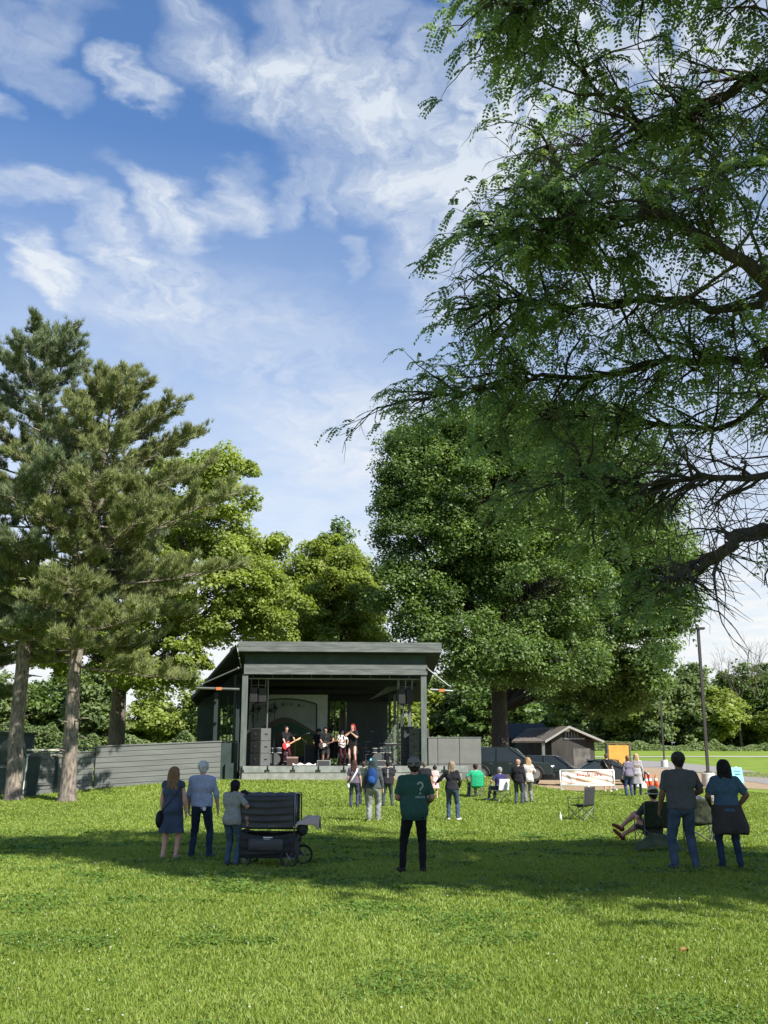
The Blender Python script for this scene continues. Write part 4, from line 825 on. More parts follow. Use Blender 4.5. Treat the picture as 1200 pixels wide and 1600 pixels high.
# the left slope runs on as a wide porch roof that turns to the front
pz = HL(797, 1158, 1.5); 
mb = MB(); mb.loft([[(xm, -.5, pk.z - .02), (el, -.5, zl + .02), (pz.x, 1.2, pz.z), (HL(830, 1142, 5).x, 6.5, HL(830, 1142, 5).z), (xm, 7.4, pk.z - .02)],
                    [(xm, -.5, pk.z - .14), (el, -.5, zl - .1), (pz.x, 1.2, pz.z - .12), (HL(830, 1142, 5).x, 6.5, HL(830, 1142, 5).z - .12), (xm, 7.4, pk.z - .14)]]); mb.build('porch_roof', M_shr, o)
for p, q in (((xm, pk.z - .16), (wrr + .5, ez - .13)), ((el, zl - .12), (xm, pk.z - .16))): slab(p, q, -.56, -.505, .16, 'gable_trim', paint((.26, .26, .25), .7))
mb = MB(); x = HL(848, 1170, -.2).x; mb.b2(x - .1, x + .1, -.35, -.15, 0, zl - .13); mb.build('porch_post', M_alu, o)
mb = MB(); x0, x1 = HL(881, 1150, -.02).x, HL(913, 1150, -.02).x; z_ = HL(890, 1154, 0).z; mb.b2(x0, x1, -.06, -.003, z_ - .06, z_ + .05); mb.build('vent_ledge', M_alu, o)
mb = MB(); 
for k in range(5): mb.b2(x0 + .1 + k * .22, x0 + .2 + k * .22, -.03, -.003, z_ + .1, z_ + .7 - k * .05)
mb.build('vent_slats', M_steel, o)
mb = MB(); p = HL(886.5, 1140, -.1); mb.ball(p, (.22, .1, .14)); mb.build('gable_lamp', M_wht, o)
mb = MB(); mb.b2(wl + 1.6, wl + 2.9, -.03, -.003, 0, 2.0); mb.build('door', mat('door_worn', (.12, .115, .105), .9, (.05, .048, .045), 2), o)
g = GX(822, 84); o = thing('storage_building', 'low building with blue grey roof behind the shed', 'building', g); r0 = Z(1153, 84) - g.z; r1 = Z(1129, 84) - g.z; hw = X(852, 84) - g.x
mb = MB(); mb.b2(-hw, hw, 0, 4, -.2, r0); mb.build('wall', M_dkg, o); mb = MB(); mb.prism([(-.4, r0 - .05), (2.2, r1), (4.6, r0 - .05)], 'x', -hw - .3, hw + .3); mb.build('roof', mat('roof_blue_grey', (.028, .036, .040), .8, (.02, .026, .03), 5), o)

# ---------------- vehicles
M_car = paint((.012, .016, .016), .22, name='car_paint', spec=.6); M_glass = paint((.02, .026, .028), .06, name='car_glass', spec=.4); M_tyre = paint((.02, .02, .02), .85, name='tyre'); M_rim = paint((.40, .41, .42), .3, .8, 'rim')
M_lampr = paint((.40, .02, .02), .2, name='tail_lamp'); M_lampw = paint((.75, .76, .75), .15, name='headlamp'); M_carg = paint((.012, .02, .018), .25, name='car_paint_green', spec=.6); M_carw = paint((.55, .56, .56), .3, name='car_paint_pale')
def car(label, loc, rz, L_, Wd, Hh, body, cabin, paintm, name='parked_car'):
    """body/cabin: side profiles as (x,z) fractions, front toward +x"""
    o = thing(name, label, 'car', loc, rz, 'cars parked beside the shed')
    def shell(prof, w0, w1, z0, z1, inset=0):
        n = len(prof); secs = []
        for f, y in ((.0, 1), (.5, .96), (.85, .75), (1, 0)): pass
        ys = [-1, -.93, -.6, 0, .6, .93, 1]
        for yy in ys:
            k = 1 - abs(yy) ** 6 * .035; secs.append([((x * L_ - L_ / 2) * k, yy * (Wd / 2) * (w0 + (w1 - w0) * max(0, min(1, (z - z0) / (z1 - z0)))), z * Hh * (1 - .02 * abs(yy) ** 4)) for x, z in prof])
        return secs
    mb = MB(); mb.loft(shell(body, 1, .96, .3, .6)); mb.build('body', paintm, o, True).modifiers.new('e', 'EDGE_SPLIT').split_angle = .6
    mb = MB(); mb.loft(shell(cabin, .94, .74, .5, 1.0)); mb.build('cabin_glass', M_glass, o, True).modifiers.new('e', 'EDGE_SPLIT').split_angle = .6
    top = max(z for x, z in cabin); rf = sorted([x for x, z in cabin if z > top - .05]); x0, x1 = rf[0] * L_ - L_ / 2, rf[-1] * L_ - L_ / 2
    mb = MB(); mb.loft([[(x0 - .08, y, top * Hh - .05), (x0 + .1, y, top * Hh + .018 - .03 * abs(y)), (x1 - .1, y, top * Hh + .018 - .03 * abs(y)), (x1 + .08, y, top * Hh - .05)] for y in (-Wd * .37, -Wd * .3, 0, Wd * .3, Wd * .37)]); mb.build('roof', paintm, o)
    cb = sorted([p for p in cabin if p[1] < .62], key=lambda p: p[0]); c0, c1 = cb[0], cb[-1]
    for s in (-1, 1):
        mb = MB(); yb, yt = s * Wd * .468, s * Wd * .372
        f = lambda p, y: ((p[0] * L_ - L_ / 2), y, p[1] * Hh)
        mb.tube([f(c1, yb), (x1, yt, top * Hh - .02)], .035, 6); mb.build('pillar', paintm, o); mb = MB(); mb.tube([f(c0, yb), (x0, yt, top * Hh - .02)], .05, 6); mb.build('pillar', paintm, o); mb = MB(); xm_ = (c0[0] + c1[0]) / 2 - .02; mb.tube([(xm_ * L_ - L_ / 2, yb * 1.005, c1[1] * Hh), (xm_ * L_ - L_ / 2, yt * 1.01, top * Hh - .03)], .035, 6); mb.build('pillar', paintm, o)
        mb = MB(); mb.ball((c1[0] * L_ - L_ / 2 - .25, s * (Wd / 2 + .07), c1[1] * Hh + .08), (.07, .1, .07)); mb.build('mirror', paintm, o)
    for fx in (.185, .80):
        for s in (-1, 1):
            x = fx * L_ - L_ / 2; y = s * (Wd / 2 - .1); r_ = .335 if Hh < 1.6 else .38; wl_ = MB().cyl((x, y - .11, r_), (x, y + .115, r_), r_, n=28).build('wheel', M_tyre, o, bevel=.02)
            mb = MB(); yo = y + s * .12; mb.cyl((x, yo - .008, r_), (x, yo + .008, r_), r_ * .66, n=20)
            for k in range(5): a_ = k * 1.2566; mb.box((x + math.cos(a_) * r_ * .32, yo + s * .012, r_ + math.sin(a_) * r_ * .32), (r_ * .62, .012, .05), (0, -a_, 0))
            mb.build('rim', M_rim, wl_)
            mb = MB(); mb.tube([(x + math.cos(t) * (r_ + .05), s * (Wd / 2 + .005), r_ + math.sin(t) * (r_ + .05)) for t in np.linspace(-.1, 3.24, 12)], .035, 6); mb.build('wheel_arch', M_blk, o)
    for s in (-1, 1):
        mb = MB(); mb.ball((L_ / 2 - .10, s * Wd * .37, Hh * .42), (.10, .16, .075)); mb.build('headlight', M_lampw, o)
        mb = MB(); mb.ball((-L_ / 2 + .06, s * Wd * .40, Hh * .48), (.07, .12, .12)); mb.build('taillight', M_lampr, o)
    mb = MB(); mb.b2(L_ / 2 - .06, L_ / 2 + .03, -Wd * .40, Wd * .40, .22, .38); mb.b2(-L_ / 2 - .03, -L_ / 2 + .06, -Wd * .42, Wd * .42, .25, .42); mb.build('bumper', M_blk, o, bevel=.02)
    mb = MB(); [mb.b2(-L_ * .22 + k * L_ * .22, -L_ * .22 + k * L_ * .22 + .14, s * Wd * .49 - .012, s * Wd * .49 + .012, Hh * .5, Hh * .515) for k in range(2) for s in (-1, 1)]; mb.build('door_handle', M_rim, o); return o
SUVb = [(0, .2), (0.0, .5), (.02, .58), (.72, .58), (.95, .52), (1, .42), (1, .2)]; SUVc = [(.03, .56), (.06, .93), (.1, 1.0), (.50, 1.0), (.58, .95), (.73, .57)]
SEDb = [(0, .24), (0, .55), (.03, .64), (.2, .64), (.70, .62), (.95, .54), (1, .42), (1, .22)]; SEDc = [(.12, .62), (.27, .96), (.36, 1.0), (.50, 1.0), (.56, .96), (.72, .61)]
car('large dark green utility car nearest the grey panel screen', GX(797, 59), R(-12), 4.8, 1.9, 1.82, SUVb, SUVc, M_carg)
car('black hatchback with slanted windscreen in front of the shed', GX(868, 61), R(-14), 4.5, 1.85, 1.68, SUVb, SUVc, M_car)
car('black sedan parked behind the white framed banner', GX(948, 62), R(6), 4.5, 1.8, 1.46, SEDb, SEDc, M_car)
car('pale roofed car mostly hidden behind the dark green one', GX(765, 66), R(-10), 4.5, 1.8, 1.75, SUVb, SUVc, M_carw)

# ---------------- lamp posts
def lamp_post(px, pyt, Y, lab, s=1):
    g = GX(px, Y); o = thing('lamp_post', lab, 'lamp post', g, 0, 'lamp posts in white concrete bases'); 
    mb = MB(); mb.lathe([(0, .74), (.33, .74), (.36, .71), (.37, -.1)], 28); mb.build('concrete_base', mat('concrete', (.62, .59, .54), .9, (.48, .45, .41), 4, .3, 30), o, True).modifiers.new('e', 'EDGE_SPLIT').split_angle = .6
    hh = Z(pyt, Y) - g.z; mb = MB(); mb.b2(-.075, .075, -.075, .075, .78, hh); mb.build('pole', paint((.03, .026, .026), .5, name='bronze'), o, bevel=.01)
    mb = MB(); mb.lathe([(0, .82), (.18, .82), (.2, .745), (0, .745)], 18); mb.build('foot_plate', M_blk, o)
    mb = MB(); mb.b2(-.12, .36, -.16, .16, hh - .02, hh + .10); h_ = mb.build('lamp_head', M_blk, o, bevel=.02); mb = MB(); mb.b2(-.02, .32, -.12, .12, hh - .035, hh - .022); mb.build('lamp_glass', M_alu, h_)
lamp_post(1104, 983, 58.5, 'tall dark lamp post standing clear against the sky at right'); lamp_post(1037, 1075, 110, 'smaller distant lamp post left of the tall one, against the wood')

# ---------------- framed banner
g = GX(874, 48.6); x1 = X(960, 48.6); o = thing('banner_frame', 'white pipe frame holding a pale banner with faded red lettering', 'banner', g, math.atan2(.3, x1 - g.x)); W_ = x1 - g.x; zt = Z(1203.5, 48.6) - g.z
M_pvc = paint((.78, .78, .74), .4, name='pvc'); mb = MB()
for z in (zt, .22): mb.tube([(0, 0, z), (W_, 0, z)], .035)
for x in (0, W_): mb.tube([(x, 0, zt), (x, 0, 0)], .035)
mb.tube([(W_ * .52, -.02, .22), (W_ * .52, -.02, 0)], .03); mb.build('pipe_frame', M_pvc, o, True)
mb = MB(); [mb.tube([(x, -.35, .03), (x, .35, .03)], .035) for x in (0, W_)]; mb.build('foot', M_pvc, o)
def bcl(a, b): return (.08 + (W_ - .16) * a, .02 * math.sin(a * 9 + b * 3) + .025 * math.sin((a + b) * 14), .27 + (zt - .32) * b)
mb = MB(); mb.sheet(bcl, 50, 14); bn = mb.build('banner_cloth', mat('banner_cloth', (.80, .66, .62), .8, (.70, .50, .44), 1.2, .2), o, True)
mb = MB(); r_ = random.Random(8)
for i in range(9):        # strokes standing in for the unreadable red heading
    u0 = .30 + i * .058; c = r_.random()
    for k in (0, .022) if c < .6 else (.011,):
        p = bcl(u0 + k, .62); mb.tube([(p[0], p[1] - .012, p[2]), (p[0] + r_.uniform(-.05, .05), p[1] - .012, p[2] + .17)], .013, 4)
    if c < .8: p = bcl(u0, .66 + r_.random() * .15); mb.tube([(p[0], p[1] - .012, p[2]), (p[0] + .08, p[1] - .012, p[2])], .013, 4)
mb.build('red_lettering', paint((.55, .12, .10), .7), bn)
def bfn(x0, x1, z0, z1): return lambda a, b: (lambda p: (p[0], p[1] - .012, p[2]))(bcl(x0 + (x1 - x0) * a, z0 + (z1 - z0) * b))
mb = MB(); mb.sheet(bfn(.28, .62, .22, .46), 14, 3); mb.build('orange_patch', paint((.70, .42, .28), .8), bn)
mb = MB(); mb.sheet(lambda a, b: (lambda p: (p[0], p[1] - .008, p[2]))(bcl(.06 + .12 * a + .04 * b, .9 - .75 * a + .03 * b)), 12, 1); mb.build('fold_shade_strip', paint((.35, .33, .36), .8), bn); mb = MB(); mb.sheet(lambda a, b: (lambda p: (p[0], p[1] - .008, p[2]))(bcl(.72 + .2 * a, .85 - .6 * a + .06 * b)), 12, 1); mb.build('fold_shade_strip', paint((.35, .33, .36), .8), bn)  # flat grey strips paint the shade of folds onto the banner

# ---------------- signs and cones
g = GX(967, 66); o = thing('yellow_board', 'large yellow board in a brown frame rising behind the black sedan', 'board', g, R(-4)); z1 = Z(1164, 66) - g.z; wd = X(983, 66) - X(951, 66)
mb = MB(); mb.b2(-wd / 2, wd / 2, 0, .9, .35, z1); mb.build('panel', mat('yellow_paint', (.62, .36, .06), .7, (.50, .28, .05), 2), o, bevel=.02)
[MB().b2(s * (wd / 2 + .05) - .04, s * (wd / 2 + .05) + .04, -.03, .95, 0, z1 + .04).build('frame_post', M_steel, o) for s in (-1, 1)]
mb = MB(); mb.b2(-wd / 2 - .1, wd / 2 + .1, -.04, .98, z1 + .045, z1 + .12); mb.build('frame_top', paint((.16, .09, .04), .7), o)
for i, (px, py, s) in enumerate(((1007, 1221, 1.0), (1013, 1223, 1.0), (1022, 1223, 1.0))):
    g = GX(px, 56 + i * .7); o = thing('traffic_cone', ('leftmost', 'middle', 'rightmost')[i] + ' of the three orange cones beside the drive', 'traffic cone', g, .3 * i, 'orange cones beside the drive')
    mb = MB(); mb.lathe([(.02, .72), (.035, .72), (.14, .04), (.0, .04)], 18); mb.build('cone', paint((.80, .10, .03), .5, name='cone_orange'), o, True)
    mb = MB(); mb.b2(-.19, .19, -.19, .19, 0, .038); mb.build('base', M_red if i else M_org, o, bevel=.01); mb = MB(); mb.lathe([(.069, .50), (.092, .38)], 18); mb.build('stripe', M_wht, o, True)
g = GX(999, 55); o = thing('white_bin_bag', 'lumpy white bag on the ground left of the orange cones', 'bag', g); mb = MB(); mb.ball((0, 0, .12), (.3, .2, .15), 12, 8); mb.ball((.15, 0, .2), (.14, .12, .12), 10, 6); mb.build('bag_body', cloth((.75, .75, .73)), o, True)
mb = MB(); mb.tube([(.15, 0, .28), (.18, .02, .40)], [.05, .02], 6); mb.build('knot', cloth((.75, .75, .73)), o)
g = GX(994, 57); o = thing('dark_cooler', 'small dark box standing behind the white bag near the cones', 'cooler', g); mb = MB(); mb.b2(-.2, .2, -.15, .15, 0, .42); mb.build('box_body', paint((.02, .025, .05), .5), o, bevel=.03); mb = MB(); mb.b2(-.21, .21, -.16, .16, .425, .5); mb.build('lid', M_blk, o, bevel=.02)
g = GX(1148, 62); o = thing('sandwich_board', 'bright light blue folding sign on the grass by the drive', 'sign', g, R(10)); M_cy = paint((.18, .58, .72), .5, name='cyan'); zt = .95
for s in (-1, 1): mb = MB(); mb.prism([(s * .22 - .015, .06), (s * .22 + .015, .06), (.02 * s + .015, zt), (.02 * s - .015, zt)], 'x', -.33, .33); mb.build('board', M_cy, o, bevel=.005)
mb = MB(); [mb.box((-.12 + .08 * k, -.145, .58), (.05, .02, .07), (-.2, 0, 0)) for k in range(4)]; mb.box((.0, -.10, .75), (.4, .02, .05), (-.2, 0, 0)); mb.build('dark_lettering', paint((.05, .15, .25), .6), o)
mb = MB(); mb.b2(-.06, .06, -.02, .02, zt + .003, zt + .05); mb.build('handle', M_wht, o)
g = G(876, 1283); o = thing('plastic_bottle', 'small clear bottle standing in the grass left of the empty folding chair', 'bottle', g); mb = MB(); mb.lathe([(0, 0), (.035, 0), (.037, .14), (.015, .19), (.013, .21)], 14); mb.build('bottle_body', paint((.72, .74, .72), .2), o, True); mb = MB(); mb.cyl((0, 0, .211), (0, 0, .235), .017, n=12); mb.build('cap', M_wht, o)

# ---------------- folding camp chairs
def camp_chair(label, loc, rz, fab, frame=None, arms=(1, 1), back=.5, group='folding camp chairs on the lawn', name='camp_chair', drape=False):
    frame = frame or M_steel; o = thing(name, label, 'folding chair', loc, rz, group); w_ = .27; sh = .42; top = sh + back
    mb = MB(); mb.sheet(lambda a, b: ((a - .5) * 2 * w_, -.24 - .06 * b - .05 * math.sin(math.pi * a) , sh - .02 + (back + .02) * b), 10, 8); mb.build('backrest', fab, o, True, solid=.012)
    mb = MB(); mb.sheet(lambda a, b: ((a - .5) * 2 * w_, -.22 + .46 * b, sh - .06 * math.sin(math.pi * a) * math.sin(math.pi * min(1, b + .1))), 10, 8); mb.build('seat', fab, o, True, solid=.012)
    for s in (-1, 1):
        mb = MB(); mb.tube([(s * w_, -.24, .01), (s * w_, -.25, sh), (s * w_, -.31, top)], .011, 6); mb.build('back_post', frame, o)
        mb = MB(); mb.tube([(s * w_, .25, .01), (s * w_, .26, sh + .2)], .011, 6); mb.build('leg', frame, o)
        mb = MB(); mb.tube([(s * w_, .25, .02), (s * w_, -.24, sh - .04)], .009, 6); mb.tube([(s * w_, -.24, .02), (s * w_, .24, sh - .04)], .009, 6); mb.build('side_brace', frame, o)
        if arms[0 if s < 0 else 1]: mb = MB(); mb.sheet(lambda a, b: (s * w_ + (a - .5) * .09, -.27 + .55 * b, sh + .205 - .02 * math.sin(math.pi * b)), 3, 6); mb.build('armrest', fab, o, solid=.01)
    for y in (-.245, .255): mb = MB(); mb.tube([(-w_, y, .02), (w_, y, sh - .05)], .009, 6); mb.tube([(w_, y, .02), (-w_, y, sh - .05)], .009, 6); mb.build('cross_brace', frame, o)
    return o
F_blk = cloth((.035, .036, .040)); F_grn = cloth((.02, .34, .16)); F_nvy = cloth((.035, .04, .13)); F_olv = cloth((.030, .042, .022), (.018, .026, .015)); F_camo = cloth((.075, .085, .055), (.025, .032, .02), scale=9)
camp_chair('empty dark folding chair standing alone on the grass', G(909, 1282), R(48), F_blk, arms=(1, 1))
camp_chair('bright green folding chair in front of the grey panel screen', GX(742, 42.5), R(12), F_grn)
camp_chair('white and navy folding chair right of the bright green one', GX(779, 41.0), R(35), cloth((.62, .63, .64)), M_alu, back=.42)
camp_chair('dark olive folding chair under the man in the straw hat', G(1021, 1325), R(9), F_olv)
camp_chair('camouflage folding chair standing between the couple at right', G(1092, 1318), R(-8), F_camo)
# olive ground cloth beside the seated man
g = G(1018, 1330); mb = MB()
def tent(a, b):
    x = -.40 + 1.05 * a; y = -.36 + .30 * b; h = .34 * (1 - abs(2 * a - 1) ** 2.2 * .95) * (.35 + .65 * b); return (x, y, h + .012 * math.sin(a * 21) + .01 * math.sin(b * 9 + a * 12))
mb.sheet(tent, 36, 14); o = mb.build('olive_blanket', cloth((.085, .10, .045), (.05, .062, .03), scale=5), None, True); o.location = g; tag(o, 'olive green blanket heaped behind the chair of the man in the straw hat', 'blanket')
g = G(1096, 1316); mb = MB(); mb.sheet(lambda a, b: (-.2 + .42 * a, -.34 - .05 * math.sin(b * 3.14), .90 + .06 * math.sin(b * 3.14) + .03 * math.sin(a * 9) - .09 * (2 * b - 1) ** 2), 16, 10); o = mb.build('white_cloth', cloth((.55, .55, .54)), None, True, solid=.01); o.location = g; tag(o, 'white cloth lying over the top of the camouflage chair', 'cloth')

# ---------------- wagon stroller
g = G(425, 1352); o = thing('stroller_wagon', 'large black fabric stroller wagon with raised canopy', 'stroller', g, R(-6)); M_fab = mat('black_canvas', (.060, .060, .061), .75, (.040, .040, .041), 5, .5, 18, stretch=(.7, 1, 3)); M_fabd = mat('black_canvas_dark', (.022, .023, .025), .8, (.012, .012, .013), 6, .5, 20)
def panel(nm, x0, x1, y, z0, z1, m, amp=.012, fr=34, sag=0, seed=1):
    mb = MB(); mb.sheet(lambda a, b: (x0 + (x1 - x0) * a, y + amp * math.sin(fr * b + 3 * math.sin(a * 2.1 + seed) + a * 2) * math.sin(math.pi * a) ** .4 - .03 * math.sin(math.pi * b), z0 + (z1 - z0) * b - sag * math.sin(math.pi * a) * b), 30, 36); return mb.build(nm, m, o, True, solid=.006)
cz0, cz1 = .63, 1.20
for y in (-.30, .30): panel('canopy_side', -.50, .42, y, cz0, cz1 - .03, M_fab, .022, 30)
mb = MB(); mb.sheet(lambda a, b: (-.50 + .92 * a, -.30 + .60 * b, cz1 - .04 + .05 * math.sin(math.pi * b) + .008 * math.sin(a * 30)), 24, 12); mb.build('canopy_top', M_fab, o, True, solid=.006)
mb = MB(); 
for x in (-.51, .44):
    mb = MB(); mb.tube([(x, -.31, .35), (x, -.31, cz1 - .06), (x, -.27, cz1), (x, .27, cz1), (x, .31, cz1 - .06), (x, .31, .35)], .013, 8); mb.build('canopy_hoop', M_alu, o, True)
mb = MB(); mb.tube([(.47, -.31, cz0), (.475, -.31, cz1 - .02)], .009, 6); mb.build('canopy_strut', M_alu, o, True)
panel('body_side', -.50, .44, -.31, .16, .56, M_fabd, .016, 18, .06, 2); panel('body_side', -.50, .44, .31, .16, .56, M_fabd, .012, 18, .04, 3)
mb = MB(); mb.b2(-.50, .44, -.30, .30, .14, .17); mb.build('floor', M_fabd, o, bevel=.01)
for x in (-.50, .44): mb = MB(); mb.sheet(lambda a, b: (x, -.3 + .6 * a, .16 + .42 * b), 6, 6); mb.build('end_panel', M_fabd, o, solid=.006)
mb = MB(); mb.sheet(lambda a, b: (-.34 + .60 * a, -.345 - .03 * math.sin(math.pi * b), .26 + .20 * b), 12, 6); pk_ = mb.build('side_pocket', M_fab, o, True, solid=.006)
mb = MB(); mb.b2(-.09, .07, -.350, -.346, .475, .492); mb.b2(-.08, .03, -.352, -.347, .455, .462); mb.build('pocket_badge', M_wht, o)
mb = MB(); mb.b2(.0, .12, -.335, -.331, .665, .675); mb.build('canopy_badge', M_alu, o)
mb = MB(); 
for z in (.17, .58): mb.tube([(-.52, -.31, z), (.46, -.31, z), (.46, .31, z), (-.52, .31, z), (-.52, -.31, z)], .012, 6)
mb.build('body_frame', M_blk, o)
for x, y, r_ in ((-.42, -.28, .10), (-.42, .28, .10), (.36, -.33, .14), (.50, .24, .15)):
    wh = MB().tube([(x + math.cos(t) * r_, y, r_ + .01 + math.sin(t) * r_) for t in np.linspace(0, 6.283, 25)], .022, 8).build('wheel', M_tyre, o, True)
    mb = MB(); mb.cyl((x, y - .03, r_ + .01), (x, y + .03, r_ + .01), .03, n=12)
    for k in range(6): t = k * 1.047; mb.tube([(x, y, r_ + .01), (x + math.cos(t) * r_, y, r_ + .01 + math.sin(t) * r_)], .009, 5)
    mb.build('rim', M_steel, wh)
    mb = MB(); mb.tube([(x, y, r_), (x * .9, y * .9, .2)], .016, 6); mb.build('wheel_fork', M_blk, o)
mb = MB(); mb.tube([(.46, 0, .40), (.58, 0, .62), (.60, 0, .74)], .014, 6); mb.tube([(.60, -.2, .74), (.60, .2, .74)], .02, 8); mb.build('push_handle', M_blk, o)
mb = MB(); mb.ball((.54, -.1, .62), (.10, .16, .13), 12, 8); mb.build('handle_bag', M_fabd, o, True)
mb = MB(); mb.sheet(lambda a, b: (.46 + .40 * a, -.36 + .12 * math.sin(a * 3) + .26 * b, .72 + .24 * a * (1 - a) + .10 * a - .55 * (b - .5) ** 2 * (.5 + a) + .012 * math.sin(a * 11 + b * 6)), 24, 14); q = mb.build('beige_cloth', cloth((.52, .42, .36), (.40, .31, .26), scale=7), None, True, solid=.01); q.location = g; q.rotation_euler = (0, 0, R(-6)); tag(q, 'beige cloth thrown over the handle of the stroller wagon', 'cloth')
# ============================================================ PEOPLE
class Field:
    """signed distance grid built from tapered limbs with smooth joins, meshed by surface nets"""
    def __init__(s, lo, hi, h):
        s.lo = np.array(lo, float) - 2 * h; s.h = h; s.n = np.ceil((np.array(hi, float) + 2 * h - s.lo) / h).astype(int) + 1; s.V = np.full(s.n, .2, np.float32)
    def _sub(s, lo, hi):
        a = np.clip(np.floor((lo - s.lo) / s.h).astype(int), 0, s.n); b = np.clip(np.ceil((hi - s.lo) / s.h).astype(int) + 1, 0, s.n)
        if (b <= a).any(): return None, None
        ax = [s.lo[i] + np.arange(a[i], b[i]) * s.h for i in range(3)]
        return tuple(slice(a[i], b[i]) for i in range(3)), np.meshgrid(*ax, indexing='ij', sparse=True)
    def cap(s, a, b, ra, rb, k=.02, sy=1.0, sub=False, cutb=False, cuta=False):
        a = np.array(a, float); b = np.array(b, float); m = max(ra, rb) + k + 2 * s.h
        sl, g = s._sub(np.minimum(a, b) - m, np.maximum(a, b) + m)
        if sl is None: return
        S = np.array([1, 1 / sy, 1]); a2, b2 = a * S, b * S; x, y, z = g[0], g[1] / sy, g[2]; d = b2 - a2; L2 = max(float(d @ d), 1e-9)
        px, py, pz = x - a2[0], y - a2[1], z - a2[2]; t = np.clip((px * d[0] + py * d[1] + pz * d[2]) / L2, 0, 1)
        q = np.sqrt((px - t * d[0]) ** 2 + (py - t * d[1]) ** 2 + (pz - t * d[2]) ** 2) - (ra + (rb - ra) * t)
        if sy != 1: q = q * (.5 + .5 * sy)
        L_ = math.sqrt(L2)
        if cutb: q = np.maximum(q, (px * d[0] + py * d[1] + pz * d[2]) / L_ - L_)
        if cuta: q = np.maximum(q, -(px * d[0] + py * d[1] + pz * d[2]) / L_)
        V = s.V[sl]
        if sub: s.V[sl] = np.maximum(V, -q); return
        h = np.clip(.5 + .5 * (V - q) / k, 0, 1); s.V[sl] = V * (1 - h) + q * h - k * h * (1 - h)
    def box(s, c, hd, r=.01, k=.008):
        c = np.array(c, float); hd = np.array(hd, float); sl, g = s._sub(c - hd - .03 - r, c + hd + .03 + r)
        if sl is None: return
        q = [np.abs(g[i] - c[i]) - hd[i] + r for i in range(3)]
        d = np.sqrt(np.maximum(q[0], 0) ** 2 + np.maximum(q[1], 0) ** 2 + np.maximum(q[2], 0) ** 2) + np.minimum(np.maximum(np.maximum(q[0], q[1]), q[2]), 0) - r
        V = s.V[sl]; h = np.clip(.5 + .5 * (V - d) / k, 0, 1); s.V[sl] = V * (1 - h) + d * h - k * h * (1 - h)
    def zcut(s, z, keep_below=True, wav=0):
        X_, Y_, Z_ = np.meshgrid(*[s.lo[i] + np.arange(s.n[i]) * s.h for i in range(3)], indexing='ij', sparse=True)
        zz = z + wav * np.sin(X_ * 23 + Y_ * 17); s.V = np.maximum(s.V, (Z_ - zz) if keep_below else (zz - Z_)).astype(np.float32)
    def halfspace(s, p, n):
        X_, Y_, Z_ = np.meshgrid(*[s.lo[i] + np.arange(s.n[i]) * s.h for i in range(3)], indexing='ij', sparse=True)
        s.V = np.maximum(s.V, (X_ - p[0]) * n[0] + (Y_ - p[1]) * n[1] + (Z_ - p[2]) * n[2]).astype(np.float32)
    def wrinkle(s, amp, f=20, seed=0, vert=1.0):
        X_, Y_, Z_ = np.meshgrid(*[s.lo[i] + np.arange(s.n[i]) * s.h for i in range(3)], indexing='ij', sparse=True)
        w_ = np.sin(f * (X_ + .6 * Y_) + 1.7 * np.sin(f * .45 * Z_ + seed) + seed) * np.sin(f * vert * (Z_ + .35 * X_) + 1.3 * np.sin(f * .6 * Y_ + seed * 2)); s.V += (amp * w_).astype(np.float32)
    def mesh(s):
        V = s.V; n = V.shape; ins = V < 0; c = np.zeros([i - 1 for i in n], np.int8)
        for i in (0, 1):
            for j in (0, 1):
                for k in (0, 1): c += ins[i:n[0] - 1 + i, j:n[1] - 1 + j, k:n[2] - 1 + k]
        act = (c > 0) & (c < 8); ids = np.full(c.shape, -1, np.int32); A = np.argwhere(act); ids[act] = np.arange(len(A))
        sm_ = np.zeros((len(A), 3)); ct = np.zeros(len(A)); co = [(i, j, k) for i in (0, 1) for j in (0, 1) for k in (0, 1)]
        for p in co:
            for ax in range(3):
                if p[ax]: continue
                q = list(p); q[ax] = 1; va = V[tuple((A + p).T)]; vb = V[tuple((A + q).T)]; m = (va < 0) != (vb < 0)
                t = np.where(m, va / np.where(m, va - vb, 1), 0); pos = np.tile(np.array(p, float), (len(A), 1)); pos[:, ax] += t; sm_[m] += pos[m]; ct[m] += 1
        P_ = (A + sm_ / ct[:, None]) * s.h + s.lo; F_ = []
        for ax in range(3):
            sl0 = [slice(1, n[i] - 1) for i in range(3)]; sl1 = list(sl0); sl0[ax] = slice(0, n[ax] - 1); sl1[ax] = slice(1, n[ax]); a = ins[tuple(sl0)]; b = ins[tuple(sl1)]
            for mm, flip in ((a & ~b, False), (b & ~a, True)):
                E = np.argwhere(mm)
                if not len(E): continue
                off = [1, 1, 1]; off[ax] = 0; E = E + off; u_, v_ = (ax + 1) % 3, (ax + 2) % 3
                def cell(du, dv): Q = E.copy(); Q[:, u_] -= du; Q[:, v_] -= dv; return ids[tuple(Q.T)]
                f = np.stack([cell(1, 1), cell(0, 1), cell(0, 0), cell(1, 0)], 1); F_.append(f[:, ::-1] if flip else f)
        return P_, np.concatenate(F_)

